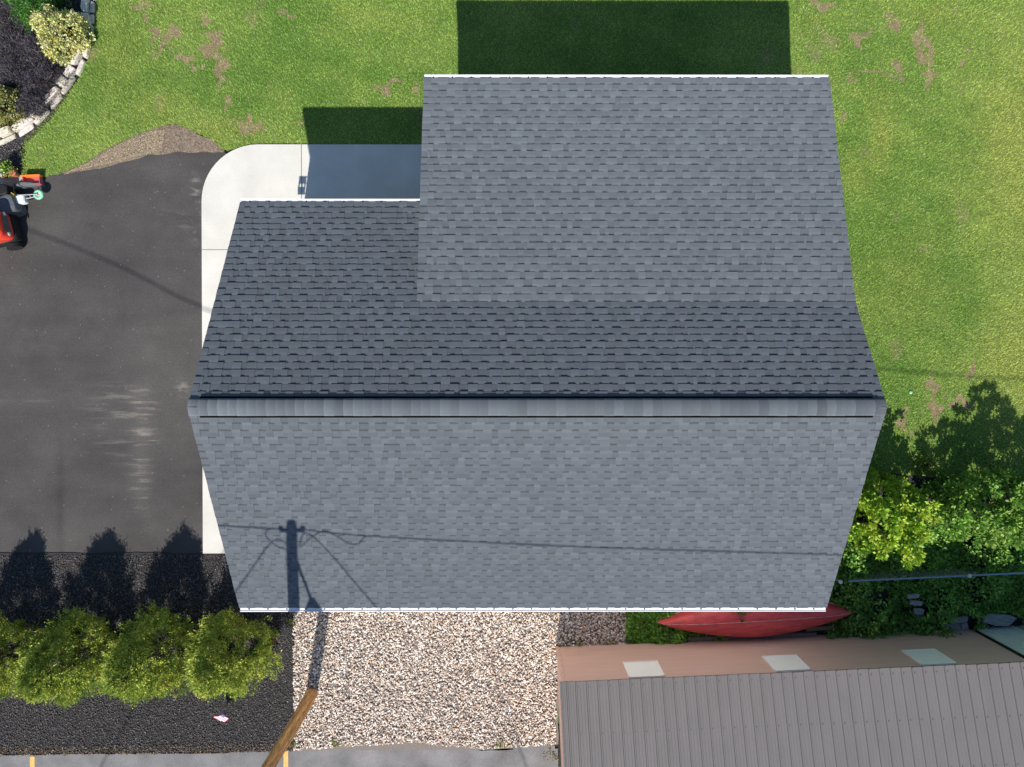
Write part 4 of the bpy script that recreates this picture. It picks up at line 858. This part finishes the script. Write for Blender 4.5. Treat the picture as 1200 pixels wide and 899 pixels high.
# tarpaulin heap
m_ = MB(); NX, NY = 16, 9; vs = []
for i in range(NX):
    for j in range(NY):
        u, v = i/(NX-1), j/(NY-1); e_ = math.sin(math.pi*u)**.5*math.sin(math.pi*v)**.5; vs.append((-.45+.9*u, (-.09+.18*v)*(.5+.6*u), .02+.18*e_*(1+.35*math.sin(9*u+4*v))))
m_.add(vs, [(i*NY+j, (i+1)*NY+j, (i+1)*NY+j+1, i*NY+j+1) for i in range(NX-1) for j in range(NY-1)])
o = m_.obj('folded_tarp', M['tarp'], smooth=True); q = g2(30, 217, .1); o.location = (q[0]-.05, q[1], 0); o.rotation_euler = (0, 0, .18); meta(o, 'crumpled dark grey tarp between the mint wheel and red wagon', 'tarp')
# red wagon tray
q = g2(36, 212, .2); wg = empty('toy_wagon', (q[0], q[1]+.03, 0), .04); wg.scale = (.85, .75, .8); meta(wg, 'red toy wagon with an orange rim at the driveway edge', 'wagon')
m_ = MB(); m_.box(-.24, .24, -.13, .11, .10, .13); m_.box(-.24, -.22, -.13, .11, .13, .24); m_.box(.22, .24, -.13, .11, .13, .24); m_.box(-.22, .22, -.13, -.115, .13, .24); m_.obj('tray', mat('faded_red', (.45, .10, .11), .5), wg)
m_ = MB(); m_.box(-.26, .26, .112, .15, .12, .27); m_.obj('rim', M['orange'], wg)
for sx_ in (-.17, .17):
    for sy_ in (-.12, .10):
        m_ = MB(); m_.tube([(sx_, sy_-.012, .055), (sx_, sy_+.012, .055)], .055, 12); m_.obj('wheel', M['black'], wg)
# pot with a plant, and a planter with white flowers
def pot(px_, py_, R_, h_, label, pal, n, mt=M['terracotta']):
    q = g2(px_, py_, .2); r = empty('potted_plant', (q[0], q[1], 0)); meta(r, label, 'potted plant')
    m_ = MB(); m_.tube([(0, 0, 0), (0, 0, h_), (0, 0, h_+.001), (0, 0, h_-.04)], [R_*.72, R_, R_*.85, R_*.83], 18); m_.obj('pot', mt, r)
    nc = 40; P = rng.normal(size=(n, 3))*np.array([R_*.62, R_*.62, .06])+np.array([0, 0, h_+.1]); pal = np.array(pal); w = pal[:, 3]/pal[:, 3].sum()
    V, Fc, c3 = tri_leaves(P, rng.normal(size=(n, 3))+np.array([0, 0, .6]), rng.uniform(.04, .075, n), rng.uniform(.012, .022, n), pal[rng.choice(len(pal), n, p=w), :3]*rng.uniform(.7, 1.2, (n, 1)))
    npmesh('foliage', V, Fc, c3, M['leaf'], r)
pot(11, 199, .11, .22, 'bright green plant in a pot at the corner of the lawn', [(.24,.40,.05,3),(.36,.46,.08,2),(.12,.24,.04,2)], 420)
pot(2, 203, .10, .2, 'white flowering pot plant at the left edge by the green pot', [(.7,.66,.62,3),(.2,.3,.08,2)], 300)
q = g2(19, 205, .1); m_ = MB(); m_.tube([(0, 0, 0), (0, 0, .22), (0, 0, .24), (0, 0, .24)], [.05, .075, .08, .03], 14); o = m_.obj('clay_pot', M['terracotta']); o.location = (q[0], q[1], 0); meta(o, 'empty terracotta pot beside the green potted plant', 'pot')
# pale stepping flags under the clutter
q = g2(10, 214); o = sheet('paving_stone', [(q[0]-.5, q[1]-.25), (q[0]+.45, q[1]-.12), (q[0]+.42, q[1]+.16), (q[0]-.5, q[1]+.15)], .05, mat('paver', (.36, .33, .28), .85, ns=12, na=.2), thick=.05, rag=.01, step=.08); meta(o, 'pale paving stone under the toys at the left edge', 'paving stone')
q = g2(1064, 460); o = None
m_ = MB(); m_.tube([(0, 0, .01), (0, 0, .04), (0, 0, .055)], [.035, .04, .015], 10); o = m_.obj('valve_cap', M['mint']); o.location = (*g2(1066.5, 460), 0); meta(o, 'small pale green round cap lying in the lawn beside the garage', 'cap')
